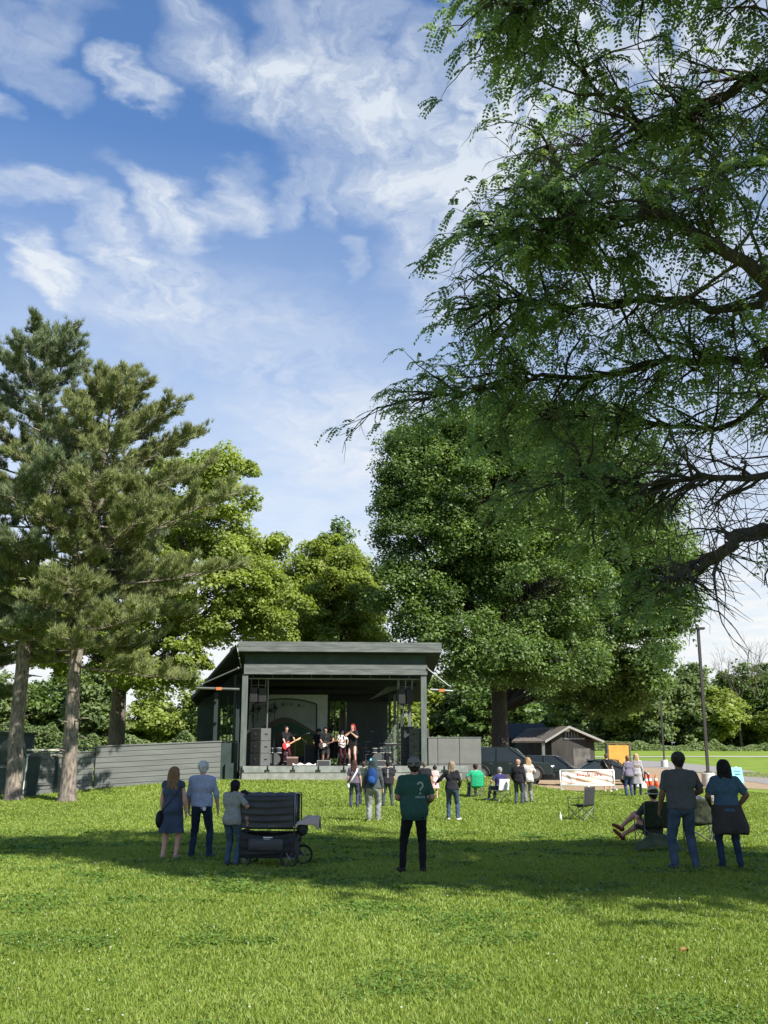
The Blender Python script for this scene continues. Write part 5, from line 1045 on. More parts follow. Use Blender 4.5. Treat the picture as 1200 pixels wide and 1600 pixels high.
def ik(a, b, l1, l2, pole):
    a = Vector(a); b = Vector(b); d = b - a; L_ = min(d.length, (l1 + l2) * .995); dn = d.normalized(); b = a + dn * L_
    x = (l1 * l1 - l2 * l2 + L_ * L_) / (2 * L_); h = math.sqrt(max(0, l1 * l1 - x * x)); p = Vector(pole); p = (p - dn * p.dot(dn)).normalized(); return a + dn * x + p * h, b
SKIN = {'light': (.46, .27, .20), 'pink': (.52, .29, .22), 'tan': (.34, .19, .13), 'brown': (.16, .085, .055), 'dark': (.085, .045, .03)}
_sk = {}
def skin(k):
    if k not in _sk:
        m = mat('skin', SKIN[k], .55, tuple(c * .9 for c in SKIN[k]), 14, .1, 60); m.node_tree.nodes['Principled BSDF'].inputs['Subsurface Weight'].default_value = .0; _sk[k] = m
    return _sk[k]
M_eye = paint((.03, .02, .015), .3, name='eye'); M_lip = paint((.36, .12, .10), .6, name='lips')

def person(label, loc, face=0, h=1.75, fem=False, build=1.0, res=.013, hl=None, hr=None, pl=None, pr=None, feet=None, hipz=.925, hipy=0, lean=0, turn=0, nod=0,
           sk='light', hair=None, haircol=(.05, .03, .02), hat=None, top=None, topc=(.2, .2, .2), sleeve='short', hem=.86, bot='jeans', botc=(.04, .07, .14), shoes=(.03, .03, .03),
           extra=None, group=None, kneepole=None, seated=False, child=False, curl=.6, waistwrap=None, headtilt=0):
    """local frame: faces +y, x to its right"""
    s = h / 1.75; root = thing('person', label, 'person', loc, face, group); V3 = lambda *a: Vector(a)
    pel = V3(0, hipy, hipz); cl, sl_ = math.cos(lean), math.sin(lean)
    def up(x, y, z):          # torso point given relative to pelvis, leaned forward and twisted
        c, q = math.cos(turn), math.sin(turn); return V3(x * c - y * q, hipy + (x * q + y * c) * cl + (z) * sl_, hipz + z * cl - (x * q + y * c) * sl_)
    wS = (.165 if fem else .19) * (1 + (build - 1) * .5); wB = build; hs = 1.12 if child else 1.0
    shL, shR = up(-wS, 0, .495), up(wS, 0, .495); nk = up(0, -.005, .545); hd = up(0, .03 + .03 * nod, .545) + V3(headtilt, .02 * nod, .155 - .015 * nod)
    hl = V3(*(hl or (-.27 * (.5 + .5 * wB), .06, .80))); hr = V3(*(hr or (.27 * (.5 + .5 * wB), .06, .80)))
    elL, hl = ik(shL, hl, .285, .265, pl or (-.5, -1, 0)); elR, hr = ik(shR, hr, .285, .265, pr or (.5, -1, 0))
    feet = feet or ((-.12, 0, 0), (.12, .02, 0)); fL, fR = V3(*feet[0][:3]), V3(*feet[1][:3]); fl = .0
    anL, anR = fL + V3(0, 0, .085), fR + V3(0, 0, .085); hpL, hpR = pel + V3(-.095, 0, -.03), pel + V3(.095, 0, -.03)
    kp = kneepole or ((-.12, 1, 0), (.12, 1, 0)); knL, anL = ik(hpL, anL, .43, .425, kp[0]); knR, anR = ik(hpR, anR, .43, .425, kp[1])
    toes = []
    for an, f, sg in ((anL, feet[0], -1), (anR, feet[1], 1)):
        ta = f[3] if len(f) > 3 else sg * .22; tz = f[4] if len(f) > 4 else -.055; toes.append(an + V3(math.sin(ta) * .155, math.cos(ta) * .155, tz))
    allp = [shL, shR, hd + V3(.12, .12, .16), hd - V3(.12, .14, .1), elL, elR, hl, hr, knL, knR, anL, anR, pel] + toes
    lo = np.min([tuple(p) for p in allp], 0) - .16; hi = np.max([tuple(p) for p in allp], 0) + .16; lo[2] = max(lo[2], -.02)
    lo[0] -= .06; hi[0] += .06
    def emit(F_, nm, m, smooth=True, parent=root):
        v, f = F_.mesh()
        me = np_mesh(nm, v * s, 4, f, None, smooth)
        for x in (m if isinstance(m, (list, tuple)) else [m]): me.materials.append(x)
        return link(nm, me, parent), v, f
    hipw = (.118 if fem else .108) * wB; wa = (.105 if fem else .122) * wB; ch = (.112 if fem else .128) * wB
    def torso(F_, inf, hemz=None, neck=False, k=.03):
        F_.cap(up(-.065, 0, .0), up(.065, 0, .0), hipw + inf, hipw + inf, k, .82)
        F_.cap(up(-.03, -.0, .16), up(.03, 0, .16), wa + inf, wa + inf, .06, .8)
        F_.cap(up(-.07, 0, .36), up(.07, 0, .36), ch + inf, ch + inf, .07, .82)
        F_.cap(shL + (shR - shL) * .08, shR + (shL - shR) * .08, .055 + inf, .055 + inf, .05)
        F_.cap(up(-.06, -.01, .50), up(.06, -.01, .50), .07 + inf, .07 + inf, .05, .9)
        if fem:
            for q in (-1, 1): F_.cap(up(q * .075, .075, .35), up(q * .078, .095, .345), .062 + inf * .6, .052 + inf * .6, .03)
        F_.cap(up(-.05, -.05, .0), up(.05, -.05, .0), hipw * .8 + inf, hipw * .8 + inf, .04)
    r_ = lambda v: v * (.5 + .5 * wB)
    # ---------------- body
    F_ = Field(lo, hi, res); torso(F_, 0)
    F_.cap(nk - V3(0, 0, .04), hd - V3(0, .02, .06), r_(.056), r_(.052), .03)
    F_.cap(hd + V3(0, -.012, .035), hd + V3(0, .0, .02), .095 * hs, .09 * hs, .02, 1.1); F_.cap(hd + V3(0, .02, -.03), hd + V3(0, .045, -.085), .068 * hs, .040, .035)
    F_.cap(hd + V3(0, .095, .01), hd + V3(0, .115, -.02), .010, .015, .014); F_.cap(hd + V3(-.03, .088, .03), hd + V3(.03, .088, .03), .012, .012, .014)
    for q in (-1, 1):
        F_.cap(hd + V3(q * .088, -.005, .015), hd + V3(q * .094, -.012, -.018), .016, .010, .008)
        F_.cap(hd + V3(q * .035, .108, .012), hd + V3(q * .036, .112, .012), .012, .012, sub=True) if res < .011 else None
    for sh, el, ha, q in ((shL, elL, hl, -1), (shR, elR, hr, 1)):
        F_.cap(sh, el, r_(.050), r_(.040), .03); F_.cap(el, ha, r_(.041), r_(.027), .012); F_.cap(el + (ha - el) * .15, el + (ha - el) * .4, r_(.044), r_(.038), .02)
        d = (ha - el).normalized(); side = V3(0, 1, 0); side = (side - d * side.dot(d)).normalized(); nrm = d.cross(side) * q      # palm plane spanned by d and side
        pm = ha + d * .055; fr = max(.0088, res * .62)
        for w_ in (-.026, -.009, .009, .026): F_.cap(ha + side * w_ * .5, ha + d * .085 + side * w_, .017, .0145, .010)
        for w_, l_ in ((-.030, .060), (-.0105, .074), (.0100, .080), (.0300, .072)):
            a = ha + d * .088 + side * w_; c1 = curl; b1 = a + (d * math.cos(c1 * .6) - nrm * math.sin(c1 * .6)) * l_ * .5; b2 = b1 + (d * math.cos(c1 * 1.7) - nrm * math.sin(c1 * 1.7)) * l_ * .45
            F_.cap(a, b1, fr, fr * .95, .003); F_.cap(b1, b2, fr * .95, fr * .8, .003)
        a = ha + d * .03 + side * .03; b1 = a + (d * .7 + side * .65 - nrm * .25).normalized() * .042; b2 = b1 + (d * .95 + side * .1 - nrm * .35).normalized() * .032; F_.cap(a, b1, fr * 1.35, fr * 1.1, .008); F_.cap(b1, b2, fr * 1.1, fr * .85, .003)
    for hp, kn, an, to in ((hpL, knL, anL, toes[0]), (hpR, knR, anR, toes[1])):
        lb = .72 if bot in ('jeans', 'slim', 'loose') else 1.0
        F_.cap(hp, kn, r_(.088) * lb, r_(.056) * lb, .04); F_.cap(kn, an, r_(.052) * lb, r_(.036), .02); F_.cap(kn + (an - kn) * .15 + V3(0, -.014, 0), kn + (an - kn) * .42 + V3(0, -.010, 0), r_(.052) * lb, r_(.045) * lb, .03)
        fs = .72 if shoes is not None else 1; F_.cap(an - V3(0, .02, .02), to, .036 * fs, .026 * fs, .02); F_.cap(an - V3(0, .03, .045), an - V3(0, 0, .04), .03 * fs, .03 * fs, .02)
    F_.zcut(.004, False) if not seated else None
    bo, v, f = emit(F_, 'body', [skin(sk), M_eye, M_lip]); fc = v[f].mean(1); mi = np.zeros(len(f), np.int32); hv = np.array(hd)
    for q in (-1, 1): mi[(np.linalg.norm((fc - hv - np.array([q * .035, .098, .012])) * [1, .5, 1.8], axis=1) < .019)] = 1
    mi[(np.linalg.norm((fc - hv - np.array([0, .098, -.056])) * [.62, .5, 2.2], axis=1) < .020)] = 2; bo.data.polygons.foreach_set('material_index', mi)
    # ---------------- top garment
    if top:
        F_ = Field(lo, hi, res); inf = .016 if fem else .020
        loose = .0 if top in ('dress', 'fitted') else .012
        torso(F_, inf, k=.03)
        if hem < hipz - .02 or top == 'shirt': F_.cap(up(-.05, 0, .12), up(.05, 0, .12), wa + inf + loose, wa + inf + loose, .05, .84)
        if top in ('dress', 'coat', 'tunic'):
            a, b = up(0, 0, -.02), V3(0, hipy, hem - .05)
            for q in (-1, 1): F_.cap(a + V3(q * .05, 0, 0), b + V3(q * .075, 0, 0), hipw + inf + .004, hipw + inf + (.045 if top != 'tunic' else .02), .04, .82)
        elif top == 'shirt': F_.cap(up(-.065, -.01, .0), up(.065, -.01, .0), hipw + inf + .006, hipw + inf + .006, .03, .86); F_.cap(V3(-.065, hipy, hem - .08), V3(.065, hipy, hem - .08), hipw + inf + .004, hipw + inf + .004, .05, .86)
        sv = {'none': 0, 'cap': .22, 'short': .82, 'elbow': 1.3, 'long': 1.97}[sleeve]
        for sh, el, ha in ((shL, elL, hl), (shR, elR, hr)):
            if sv <= 0: continue
            t = min(1, sv); F_.cap(sh, sh.lerp(el, t), r_(.062), r_(.062) if sv < 1 else r_(.054), .025, cutb=sv < 1)
            if sv > 1: F_.cap(el, el.lerp(ha, sv - 1), r_(.054), r_(.046 if sleeve == 'elbow' else .038), .012, cutb=True)
        F_.wrinkle(.009 if res < .011 else .005, 15, len(label) % 7, .8); F_.wrinkle(.003, 34, len(label) % 5, .5)
        if not seated: F_.zcut(hem, False, .006)
        F_.cap(nk + V3(0, .02, .06), nk + V3(0, .01, .012), .07, .062, sub=True)
        F_.zcut(nk.z + .035, True); emit(F_, {'dress': 'dress', 'coat': 'cardigan'}.get(top, 'shirt'), topc if not isinstance(topc, tuple) else cloth(topc))
    # ---------------- legs garment
    if bot != 'none':
        F_ = Field(lo, hi, res); inf = .010; F_.cap(pel + V3(-.065, 0, 0), pel + V3(.065, 0, 0), hipw + inf, hipw + inf, .03, .84); F_.cap(up(-.05, -.045, .0), up(.05, -.045, .0), hipw * .8 + inf, hipw * .8 + inf, .04)
        F_.cap(up(-.04, 0, .10), up(.04, 0, .10), wa + inf, wa + inf, .03, .8)
        slim = {'jeans': 0, 'slim': -.008, 'loose': .016, 'shorts': .02}[bot]; end = .5 if bot == 'shorts' else 1.06
        for hp, kn, an in ((hpL, knL, anL), (hpR, knR, anR)):
            F_.cap(hp, kn, r_(.098) + slim * .3, r_(.070) + slim, .035, cutb=bot == 'shorts')
            if bot == 'shorts': continue
            F_.cap(kn, kn.lerp(an, end), r_(.066) + slim, r_(.055) + slim, .02, cutb=True)
        F_.wrinkle(.007, 24, 2 + len(label) % 5, 1.1)
        if lean < .3: F_.zcut(hipz + .09, True)
        if not seated: F_.zcut(.03, False)
        F_.V += 0; emit(F_, 'shorts' if bot == 'shorts' else 'trousers', botc if not isinstance(botc, tuple) else cloth(botc, tuple(c * .6 for c in botc), scale=6))
    if waistwrap is not None:
        F_ = Field(lo, hi, res)
        for q in (-1, 1): F_.cap(V3(q * .05, -.01, hipz + .07), V3(q * .13 + .03, -.05, hipz - .28), hipw + .04, hipw + .035, .03, .86)
        F_.cap(V3(-.05, 0, hipz + .06), V3(.05, 0, hipz + .06), wa + .07, wa + .07, .02, .88); F_.cap(V3(.13, -.06, hipz), V3(.26, -.06, hipz - .33), .07, .07, .03); F_.wrinkle(.009, 30, 1, .15); F_.zcut(hipz - .36, False, .02); F_.zcut(hipz + .10, True); F_.cap(V3(0, .16, hipz - .5), V3(0, .12, hipz - .05), .13, .04, sub=True)
        emit(F_, 'jacket_round_waist', cloth(waistwrap))
    # ---------------- shoes
    if shoes is not None:
        for an, to in ((anL, toes[0]), (anR, toes[1])):
            l2 = np.minimum(np.array(an), np.array(to)) - .08; h2 = np.maximum(np.array(an), np.array(to)) + .07; F_ = Field(l2, h2, min(res, .011)); d = (to - an); d.z = 0 if not seated else d.z
            F_.cap(an - V3(0, 0, .035) - d * .15, to + V3(0, 0, .008), .046, .036, .02); F_.cap(an - V3(0, .0, .02), an - V3(0, 0, .045), .044, .046, .02); F_.zcut(an.z - .005, True) if not seated else None
            F_.zcut(.002, False) if not seated else None; emit(F_, 'shoe', cloth(shoes, rough=.6))
    # ---------------- hair
    if hair:
        rh = min(res, .011); long = {'long': .30, 'shoulder': .16, 'pony': .0}.get(hair, 0); l2 = np.array(hd) - [.17, .2, .16 + long + .1]; h2 = np.array(hd) + [.17, .17, .19]; F_ = Field(l2, h2, rh)
        F_.cap(hd + V3(0, -.018, .042), hd + V3(0, -.006, .028), .106 * hs, .10 * hs, .02, 1.08)
        if hair == 'short': F_.cap(hd + V3(0, -.055, -.03), hd + V3(0, -.05, .0), .068, .075, .02)
        if hair in ('shoulder', 'long', 'pony'): F_.cap(hd + V3(0, -.045, -.03), hd + V3(0, -.04, .0), .082, .09, .02)
        if hair in ('shoulder', 'long'):
            for q in (-1, 0, 1): F_.cap(hd + V3(q * .06, -.05, .0), hd + V3(q * .075, -.085, -.12 - long), .062, .042 if hair == 'long' else .055, .03)
            F_.wrinkle(.004, 55, 1, .12)
        if hair == 'pony': F_.cap(hd + V3(0, -.12, .03), hd + V3(-.02, -.15, -.16), .04, .022, .02); F_.cap(hd + V3(0, -.12, .03), hd + V3(0, -.1, .03), .03, .03, .02)
        if hair == 'bun': F_.cap(hd + V3(0, -.03, .16), hd + V3(0, -.03, .13), .045, .04, .01); F_.cap(hd + V3(0, -.05, -.02), hd + V3(0, -.05, .0), .07, .07, .02)
        F_.cap(hd + V3(0, .10, -.01), hd + V3(0, .10, -.06), .078, .085, sub=True); F_.cap(hd + V3(0, .13, .03), hd + V3(0, .15, .04), .062, .062, sub=True); F_.wrinkle(.002, 70, 2, .5)
        emit(F_, 'hair', cloth(haircol, tuple(c * .55 for c in haircol), rough=.7))
    if hat:
        kind, hc = hat; T_ = Matrix.Translation(hd * s) @ Matrix.Scale(s, 4)
        mb = MB(); mb.T = T_; ho = None
        if kind in ('cap', 'cap_back'):
            mb.lathe([(.0, .155), (.045, .150), (.085, .118), (.104, .075), (.108, .03), (.106, .022)], 20, (0, -.01, 0)); mb.v = [T_ @ Vector(((T_.inverted() @ p).x, (T_.inverted() @ p).y * 1.12, (T_.inverted() @ p).z)) for p in mb.v]; ho = mb.build('cap', cloth(hc), root, True, solid=.006)
            mb = MB(); mb.T = T_; q = -1 if kind == 'cap_back' else 1
            mb.sheet(lambda a, b: ((a - .5) * .165 * (1 - b * b * .45), q * (.095 + .075 * b * (1 - (2 * a - 1) ** 2 * .35)), .034 - .02 * b - .02 * (2 * a - 1) ** 2), 10, 5); mb.build('peak', cloth(hc), ho, True, solid=.006)
            if kind == 'cap': mb = MB(); mb.T = T_; mb.sheet(lambda a, b: (.045 * math.sin((a - .5) * 2.4), -.118 - .008 * math.cos((a - .5) * 3), .035 + .03 * b * math.cos((a - .5) * 2.6)), 8, 3); mb.build('cap_strap', M_blk2, ho)
        else:
            mb.lathe([(.0, .175), (.06, .172), (.088, .15), (.100, .05), (.108, .032), (.165, .012), (.19, .018)], 24, (0, -.005, 0)); ho = mb.build('straw_hat', cloth(hc, scale=40), root, True, solid=.005); mb = MB(); mb.T = T_; mb.lathe([(.103, .085), (.110, .045)], 24, (0, -.005, 0)); mb.build('hat_band', M_blk2, ho, True, solid=.003)
    J = dict(root=root, s=s, hd=hd * s, hl=hl * s, hr=hr * s, elL=elL * s, elR=elR * s, shL=shL * s, shR=shR * s, pel=pel * s, up=lambda x, y, z: up(x, y, z) * s)
    if extra: extra(J)
    return J
def part(J, nm, mb, m, smooth=True, **k): return mb.build(nm, m, J['root'], smooth, **k)
def at(px, py): return G(px, py)
def hgt(py_top, py_feet, g): return Z(py_top, g.y) - g.z
NR = .0095; FR = .016

# ---------- near group on the left
def bag(J):
    s = J['s']; mb = MB(); mb.tube([J['shR'] * .5 + J['shL'] * .5 + Vector((.12, 0, .04)), J['up'](.17, -.12, .42), J['up'](0, -.165, .2), J['up'](-.16, -.12, .02), J['up'](-.22, -.02, -.08)], .011, 6); part(J, 'bag_strap', mb, M_blk)
    mb = MB(); mb.ball(J['up'](-.235, -.03, -.17), (.075, .15, .16), 14, 10); part(J, 'shoulder_bag', mb, cloth((.015, .015, .018), rough=.6))
g = at(266, 1343); person('woman in knee length blue dress with shoulder bag and light brown hair', g, R(-4), hgt(1199, 0, g), True, 1.08, NR, hl=(-.24, .12, .84), hr=(.26, .08, .84), pl=(-.6, -.6, 0), feet=((-.15, -.02, 0, -.5), (.09, .03, 0, .35)),
    sk='pink', hair='shoulder', haircol=(.20, .115, .06), top='dress', topc=cloth((.055, .075, .125), (.035, .045, .07), scale=5), sleeve='cap', hem=.50, bot='none', shoes=(.32, .25, .16), extra=bag, group=None)
def tagp(J):
    mb = MB(); mb.box(J['up'](.085, -.168, -.03), (.055, .006, .06), (0, .2, 0)); part(J, 'pocket_paper', mb, M_wht, False); mb = MB(); mb.lathe([(.122, .965), (.124, 1.0)], 20); mb.v = [Vector((p.x * 1.25, p.y * .98 - .01, p.z * J['s'])) for p in mb.v]; part(J, 'belt', mb, M_blk, solid=.006)
M_chk = mat('checked_shirt', (.30, .33, .43), .9, (.22, .25, .35), 30, .4, 16)
g = at(312, 1341); person('white haired man in light blue long sleeved shirt and navy jeans', g, R(-2), hgt(1190, 0, g), False, 1.02, NR, hl=(-.27, .12, .86), hr=(.29, .10, .88), pl=(-.8, -.5, 0), pr=(.8, -.5, 0), feet=((-.16, 0, 0, -.3), (.17, -.01, 0, .35)),
    sk='pink', hair='short', haircol=(.52, .50, .46), top='shirt', topc=M_chk, sleeve='elbow', hem=.93, bot='jeans', botc=(.022, .036, .07), shoes=(.03, .04, .07), extra=tagp)
g = at(360, 1354); JM = person('dark haired woman in grey tee shirt holding a baby beside the stroller wagon', g, R(-24), hgt(1218, 0, g), True, 1.06, NR, hl=(.02, .24, 1.18), hr=(.20, .22, 1.12), pl=(-1, -.3, -.6), pr=(1, -.2, -.7), nod=1.6, feet=((-.09, 0, 0, -.1), (.11, .02, 0, .2)),
    sk='tan', hair='pony', haircol=(.012, .011, .012), top='shirt', topc=(.25, .26, .25), sleeve='short', hem=.84, bot='jeans', botc=(.06, .10, .15), shoes=(.05, .05, .06))
def baby(J):
    s = J['s']; c = math.cos(R(-24)); base = J['root'].location; q = Matrix.Rotation(R(-24), 3, 'Z') @ (Vector((.15, .20, 1.22)) * s)
    root = thing('person', 'dark haired baby held against the shoulder of the woman in grey', 'baby', base + q + Vector((0, 0, -.16)), R(-24 + 175)); F_ = Field((-.25, -.3, -.2), (.25, .3, .55), .010); V3 = lambda *a: Vector(a)
    F_.cap(V3(0, 0, 0), V3(0, -.02, .18), .085, .075, .03); F_.cap(V3(0, 0, .27), V3(0, .01, .32), .062, .075, .02); F_.cap(V3(0, .065, .28), V3(0, .07, .28), .014, .014, .01); F_.cap(V3(0, 0, .18), V3(0, 0, .26), .035, .035, .02)
    for sg in (-1, 1):
        F_.cap(V3(sg * .07, 0, .19), V3(sg * .12, .06, .12), .032, .026, .01); F_.cap(V3(sg * .12, .06, .12), V3(sg * .09, .13, .17), .026, .018, .01); F_.cap(V3(sg * .05, 0, -.02), V3(sg * .13, .07, -.05), .045, .036, .02); F_.cap(V3(sg * .13, .07, -.05), V3(sg * .13, .03, -.16), .034, .024, .01); F_.cap(V3(sg * .13, .03, -.165), V3(sg * .14, .075, -.17), .022, .018, .01)
        for k in range(4): F_.cap(V3(sg * .09, .13, .17), V3(sg * .09 + (k - 1.5) * .011, .155, .185), .010, .007, .003)
    v, f = F_.mesh(); me = np_mesh('body', v, 4, f, skin('tan'), True); link('body', me, root)
    F_ = Field((-.15, -.2, .15), (.15, .2, .5), .010); F_.cap(V3(0, -.012, .30), V3(0, -.008, .335), .078, .083, .02); F_.cap(V3(0, .085, .26), V3(0, .09, .29), .065, .06, sub=True); v, f = F_.mesh(); link('hair', np_mesh('hair', v, 4, f, cloth((.02, .014, .012)), True), root)
    F_ = Field((-.25, -.3, -.2), (.25, .3, .35), .010); F_.cap(V3(0, 0, -.02), V3(0, -.02, .18), .095, .085, .03); [F_.cap(V3(sg * .07, 0, .19), V3(sg * .105, .04, .14), .042, .04, .02, cutb=True) for sg in (-1, 1)]; F_.cap(V3(0, 0, .28), V3(0, 0, .24), .05, .05, sub=True); v, f = F_.mesh(); link('romper', np_mesh('romper', v, 4, f, cloth((.30, .29, .28)), True), root)
baby(JM)
# ---------- man in green shirt
def decal(J, mbs, m, nm):
    """press flat figures onto the back of the shirt"""
    sh = [c for c in J['root'].children if c.name.startswith('shirt')][0]; me = sh.data; bv = BVHTree.FromPolygons([v.co.copy() for v in me.vertices], [tuple(p.vertices) for p in me.polygons])
    vs = []
    for p in mbs.v:
        hit = bv.ray_cast(Vector((p.x, -1.5, p.z)), Vector((0, 1, 0)))[0]; vs.append(Vector((p.x, (hit.y if hit else -.15) - .004, p.z)))
    mbs.v = vs; o = mbs.build(nm, m, sh); return o
def strip(mb, pts, w_):
    pts = [Vector((p[0], 0, p[1])) for p in pts]; n = len(pts); L_, R_ = [], []
    for i, p in enumerate(pts):
        d = (pts[min(n - 1, i + 1)] - pts[max(0, i - 1)]).normalized(); q = Vector((-d.z, 0, d.x)) * w_ / 2; L_.append(p + q); R_.append(p - q)
    mb.add(L_ + R_, [(i, i + 1, n + i + 1, n + i) for i in range(n - 1)])
def greenx(J):
    s = J['s']; mb = MB(); cx, cz = .085, 1.335
    strip(mb, [((cx + .042 * math.cos(t)) * s, (cz + .045 * math.sin(t)) * s) for t in np.linspace(2.9, -1.0, 14)] + [((cx + .004) * s, (cz - .055) * s), ((cx + .002) * s, (cz - .085) * s)], .024 * s); strip(mb, [((cx) * s, (cz - .112) * s), (cx * s, (cz - .137) * s)], .026 * s)
    decal(J, mb, paint((.34, .38, .35), .8), 'question_mark')
    mb = MB(); rr = random.Random(3); x = cx - .075
    for i in range(8):
        if i == 4: x += .012; continue
        z0 = cz - .195
        strip(mb, [(x * s, z0 * s), (x * s, (z0 + .028) * s)], .006 * s); strip(mb, [((x + .010) * s, z0 * s), ((x + .011) * s, (z0 + .028) * s)], .006 * s); zz = z0 + rr.choice((.004, .014, .025)); strip(mb, [(x * s, zz * s), ((x + .011) * s, zz * s)], .006 * s); x += .021
    decal(J, mb, paint((.30, .36, .33), .8), 'small_lettering')
g = at(648, 1364); JG = person('man in dark green tee shirt with question mark on the back and backward cap', g, R(3), hgt(1185, 0, g), False, 1.16, .0088, hl=(-.17, .27, 1.10), hr=(.22, .22, 1.02), pl=(-.6, -1, -.5), pr=(.6, -1, -.5), feet=((-.19, .05, 0, -.35), (.13, -.05, 0, .15)),
    sk='tan', hair='short', haircol=(.03, .022, .018), hat=('cap_back', (.17, .165, .15)), top='shirt', topc=(.028, .080, .066), sleeve='short', hem=.80, bot='slim', botc=(.012, .013, .015), shoes=(.02, .02, .022), extra=greenx)
# ---------- couple at right
g = at(1071, 1358); person('broad man in grey tee shirt, jeans and dark cap seen from behind', g, R(2), hgt(1177, 0, g), False, 1.22, NR, hl=(-.32, .14, .84), hr=(.20, .26, 1.06), pl=(-.6, -1, 0), pr=(1, -.5, -.3), feet=((-.16, 0, 0, -.2), (.17, .0, 0, .2)),
    sk='brown', hair='short', haircol=(.02, .018, .016), hat=('cap', (.045, .045, .042)), top='shirt', topc=(.085, .090, .098), sleeve='short', hem=.90, bot='jeans', botc=(.060, .095, .155), shoes=(.07, .085, .11))
g = at(1142, 1358); person('long black haired woman in blue top with dark jacket tied round her waist', g, R(-3), hgt(1188, 0, g), True, 1.18, NR, hl=(-.21, .22, 1.02), hr=(.20, .06, .98), pl=(-.7, -1, 0), pr=(1.6, -.6, .1), feet=((-.12, .02, 0, -.15), (.17, .0, 0, .3)),
    sk='brown', hair='long', haircol=(.010, .009, .010), top='shirt', topc=(.055, .105, .165), sleeve='short', hem=.92, bot='slim', botc=(.022, .042, .085), shoes=(.02, .025, .04), waistwrap=(.050, .047, .048))
# ---------- seated man with straw hat
g = at(1021, 1325); person('man in pale straw hat lounging in a dark folding chair, legs stretched left', g, R(9), 1.75, False, 1.05, NR, hl=(-.27, .14, .62), hr=(.30, .08, .60), pl=(-.3, -1, 0), pr=(1, -.5, 0), hipz=.36, hipy=-.02, lean=-.24, seated=True,
    feet=((-.50, .42, .30, -1.1, .03), (-.44, .54, .12, -1.1, .09)), kneepole=((-.2, .3, 1), (-.1, .4, 1)), sk='pink', hair='short', haircol=(.03, .025, .02), hat=('straw', (.50, .46, .36)), top='shirt', topc=(.05, .055, .06), sleeve='short', bot='shorts', botc=(.05, .055, .08), shoes=(.16, .035, .025))
# ---------- middle distance crowd
def backpack(J):
    mb = MB(); mb.ball(J['up'](-.01, -.20, .30), (.16, .11, .25), 14, 10); b_ = part(J, 'backpack', mb, cloth((.012, .045, .17), (.01, .03, .10)))
    mb = MB(); mb.ball(J['up'](-.02, -.29, .22), (.11, .05, .11), 12, 8); q = mb.build('pack_pocket', cloth((.02, .07, .24)), b_, True)
    mb = MB(); [mb.tube([J['up'](sg * .1, -.13, .48), J['up'](sg * .11, .02, .565), J['up'](sg * .12, .13, .42)], .02, 6) for sg in (-1, 1)]; q = mb.build('pack_strap', M_blk, b_, True)
    mb = MB(); mb.ball(J['hd'] + Vector((-.05, -.07, .06)), (.06, .06, .05), 8, 6); part(J, 'hair_clip', mb, paint((.22, .62, .75), .4))
g = at(583, 1284); person('person with blue backpack and loose grey trousers in the middle of the crowd', g, R(-6), hgt(1184, 0, g), True, 1.12, FR - .003, sk='light', hair='shoulder', haircol=(.03, .05, .055), top='shirt', topc=(.06, .07, .075), sleeve='long', hem=.9, bot='loose', botc=(.24, .25, .25), shoes=(.4, .38, .34), extra=backpack, feet=((-.11, -.03, 0), (.13, .08, 0)))
def sash(J): mb = MB(); mb.tube([J['up'](.14, -.06, .52), J['up'](.10, -.155, .38), J['up'](-.06, -.17, .12), J['up'](-.20, -.08, -.08)], .028, 8); part(J, 'sash', mb, M_wht); mb = MB(); mb.ball(J['up'](-.21, -.06, -.12), (.05, .08, .09), 8, 6); part(J, 'bag', mb, M_wht)
g = at(553, 1262); person('dark haired woman in purple grey top with white sash across her back', g, R(-5), hgt(1188, 0, g), True, 1.05, FR, sk='light', hair='shoulder', haircol=(.06, .03, .022), top='shirt', topc=(.10, .085, .12), sleeve='short', hem=.9, bot='jeans', botc=(.05, .06, .10), extra=sash)
g = at(568, 1258); person('person in dark green half hidden behind the blue backpack', g, R(8), hgt(1190, 0, g), False, 1.0, FR, sk='light', hair='short', haircol=(.06, .04, .03), top='shirt', topc=(.035, .055, .035), sleeve='long', hem=.88, bot='jeans', botc=(.04, .05, .045))
def bar(J):
    s = J['s']; mb = MB(); rr = random.Random(6)
    for k in range(6): z = 1.40 - k * .055; strip(mb, [(-.02 * s, z * s), (-.02 * s, (z + .035) * s)], .012); strip(mb, [(-.02 * s, z * s), (.03 * s, (z + rr.uniform(0, .03)) * s)], .014)
    decal(J, mb, paint((.40, .40, .42), .8), 'shirt_lettering')
g = at(606, 1261); person('person in black tee shirt with pale vertical print on the back', g, R(4), hgt(1189, 0, g), False, 1.08, FR, sk='tan', hair='short', haircol=(.015, .013, .012), top='shirt', topc=(.022, .022, .028), sleeve='short', hem=.86, bot='jeans', botc=(.05, .065, .09), extra=bar, feet=((-.17, 0, 0), (.17, 0, 0)))
g = at(664, 1262); person('grey haired man in black standing partly behind the man in green', g, R(0), hgt(1190, 0, g), False, 1.1, FR, sk='tan', hair='short', haircol=(.14, .12, .10), top='shirt', topc=(.016, .017, .02), sleeve='short', hem=.86, bot='jeans', botc=(.03, .035, .045))
g = at(680, 1248); person('child in pale pink dress right of the man in green', g, R(14), hgt(1197, 0, g), True, 1.0, FR, child=True, sk='light', hair='bun', haircol=(.03, .018, .015), top='dress', topc=(.62, .42, .42), sleeve='short', hem=.55, bot='none', shoes=(.5, .4, .4), hl=(-.2, .25, 1.05))
def bagw(J): mb = MB(); mb.ball(J['up'](-.30, .06, -.20), (.05, .09, .11), 8, 6)
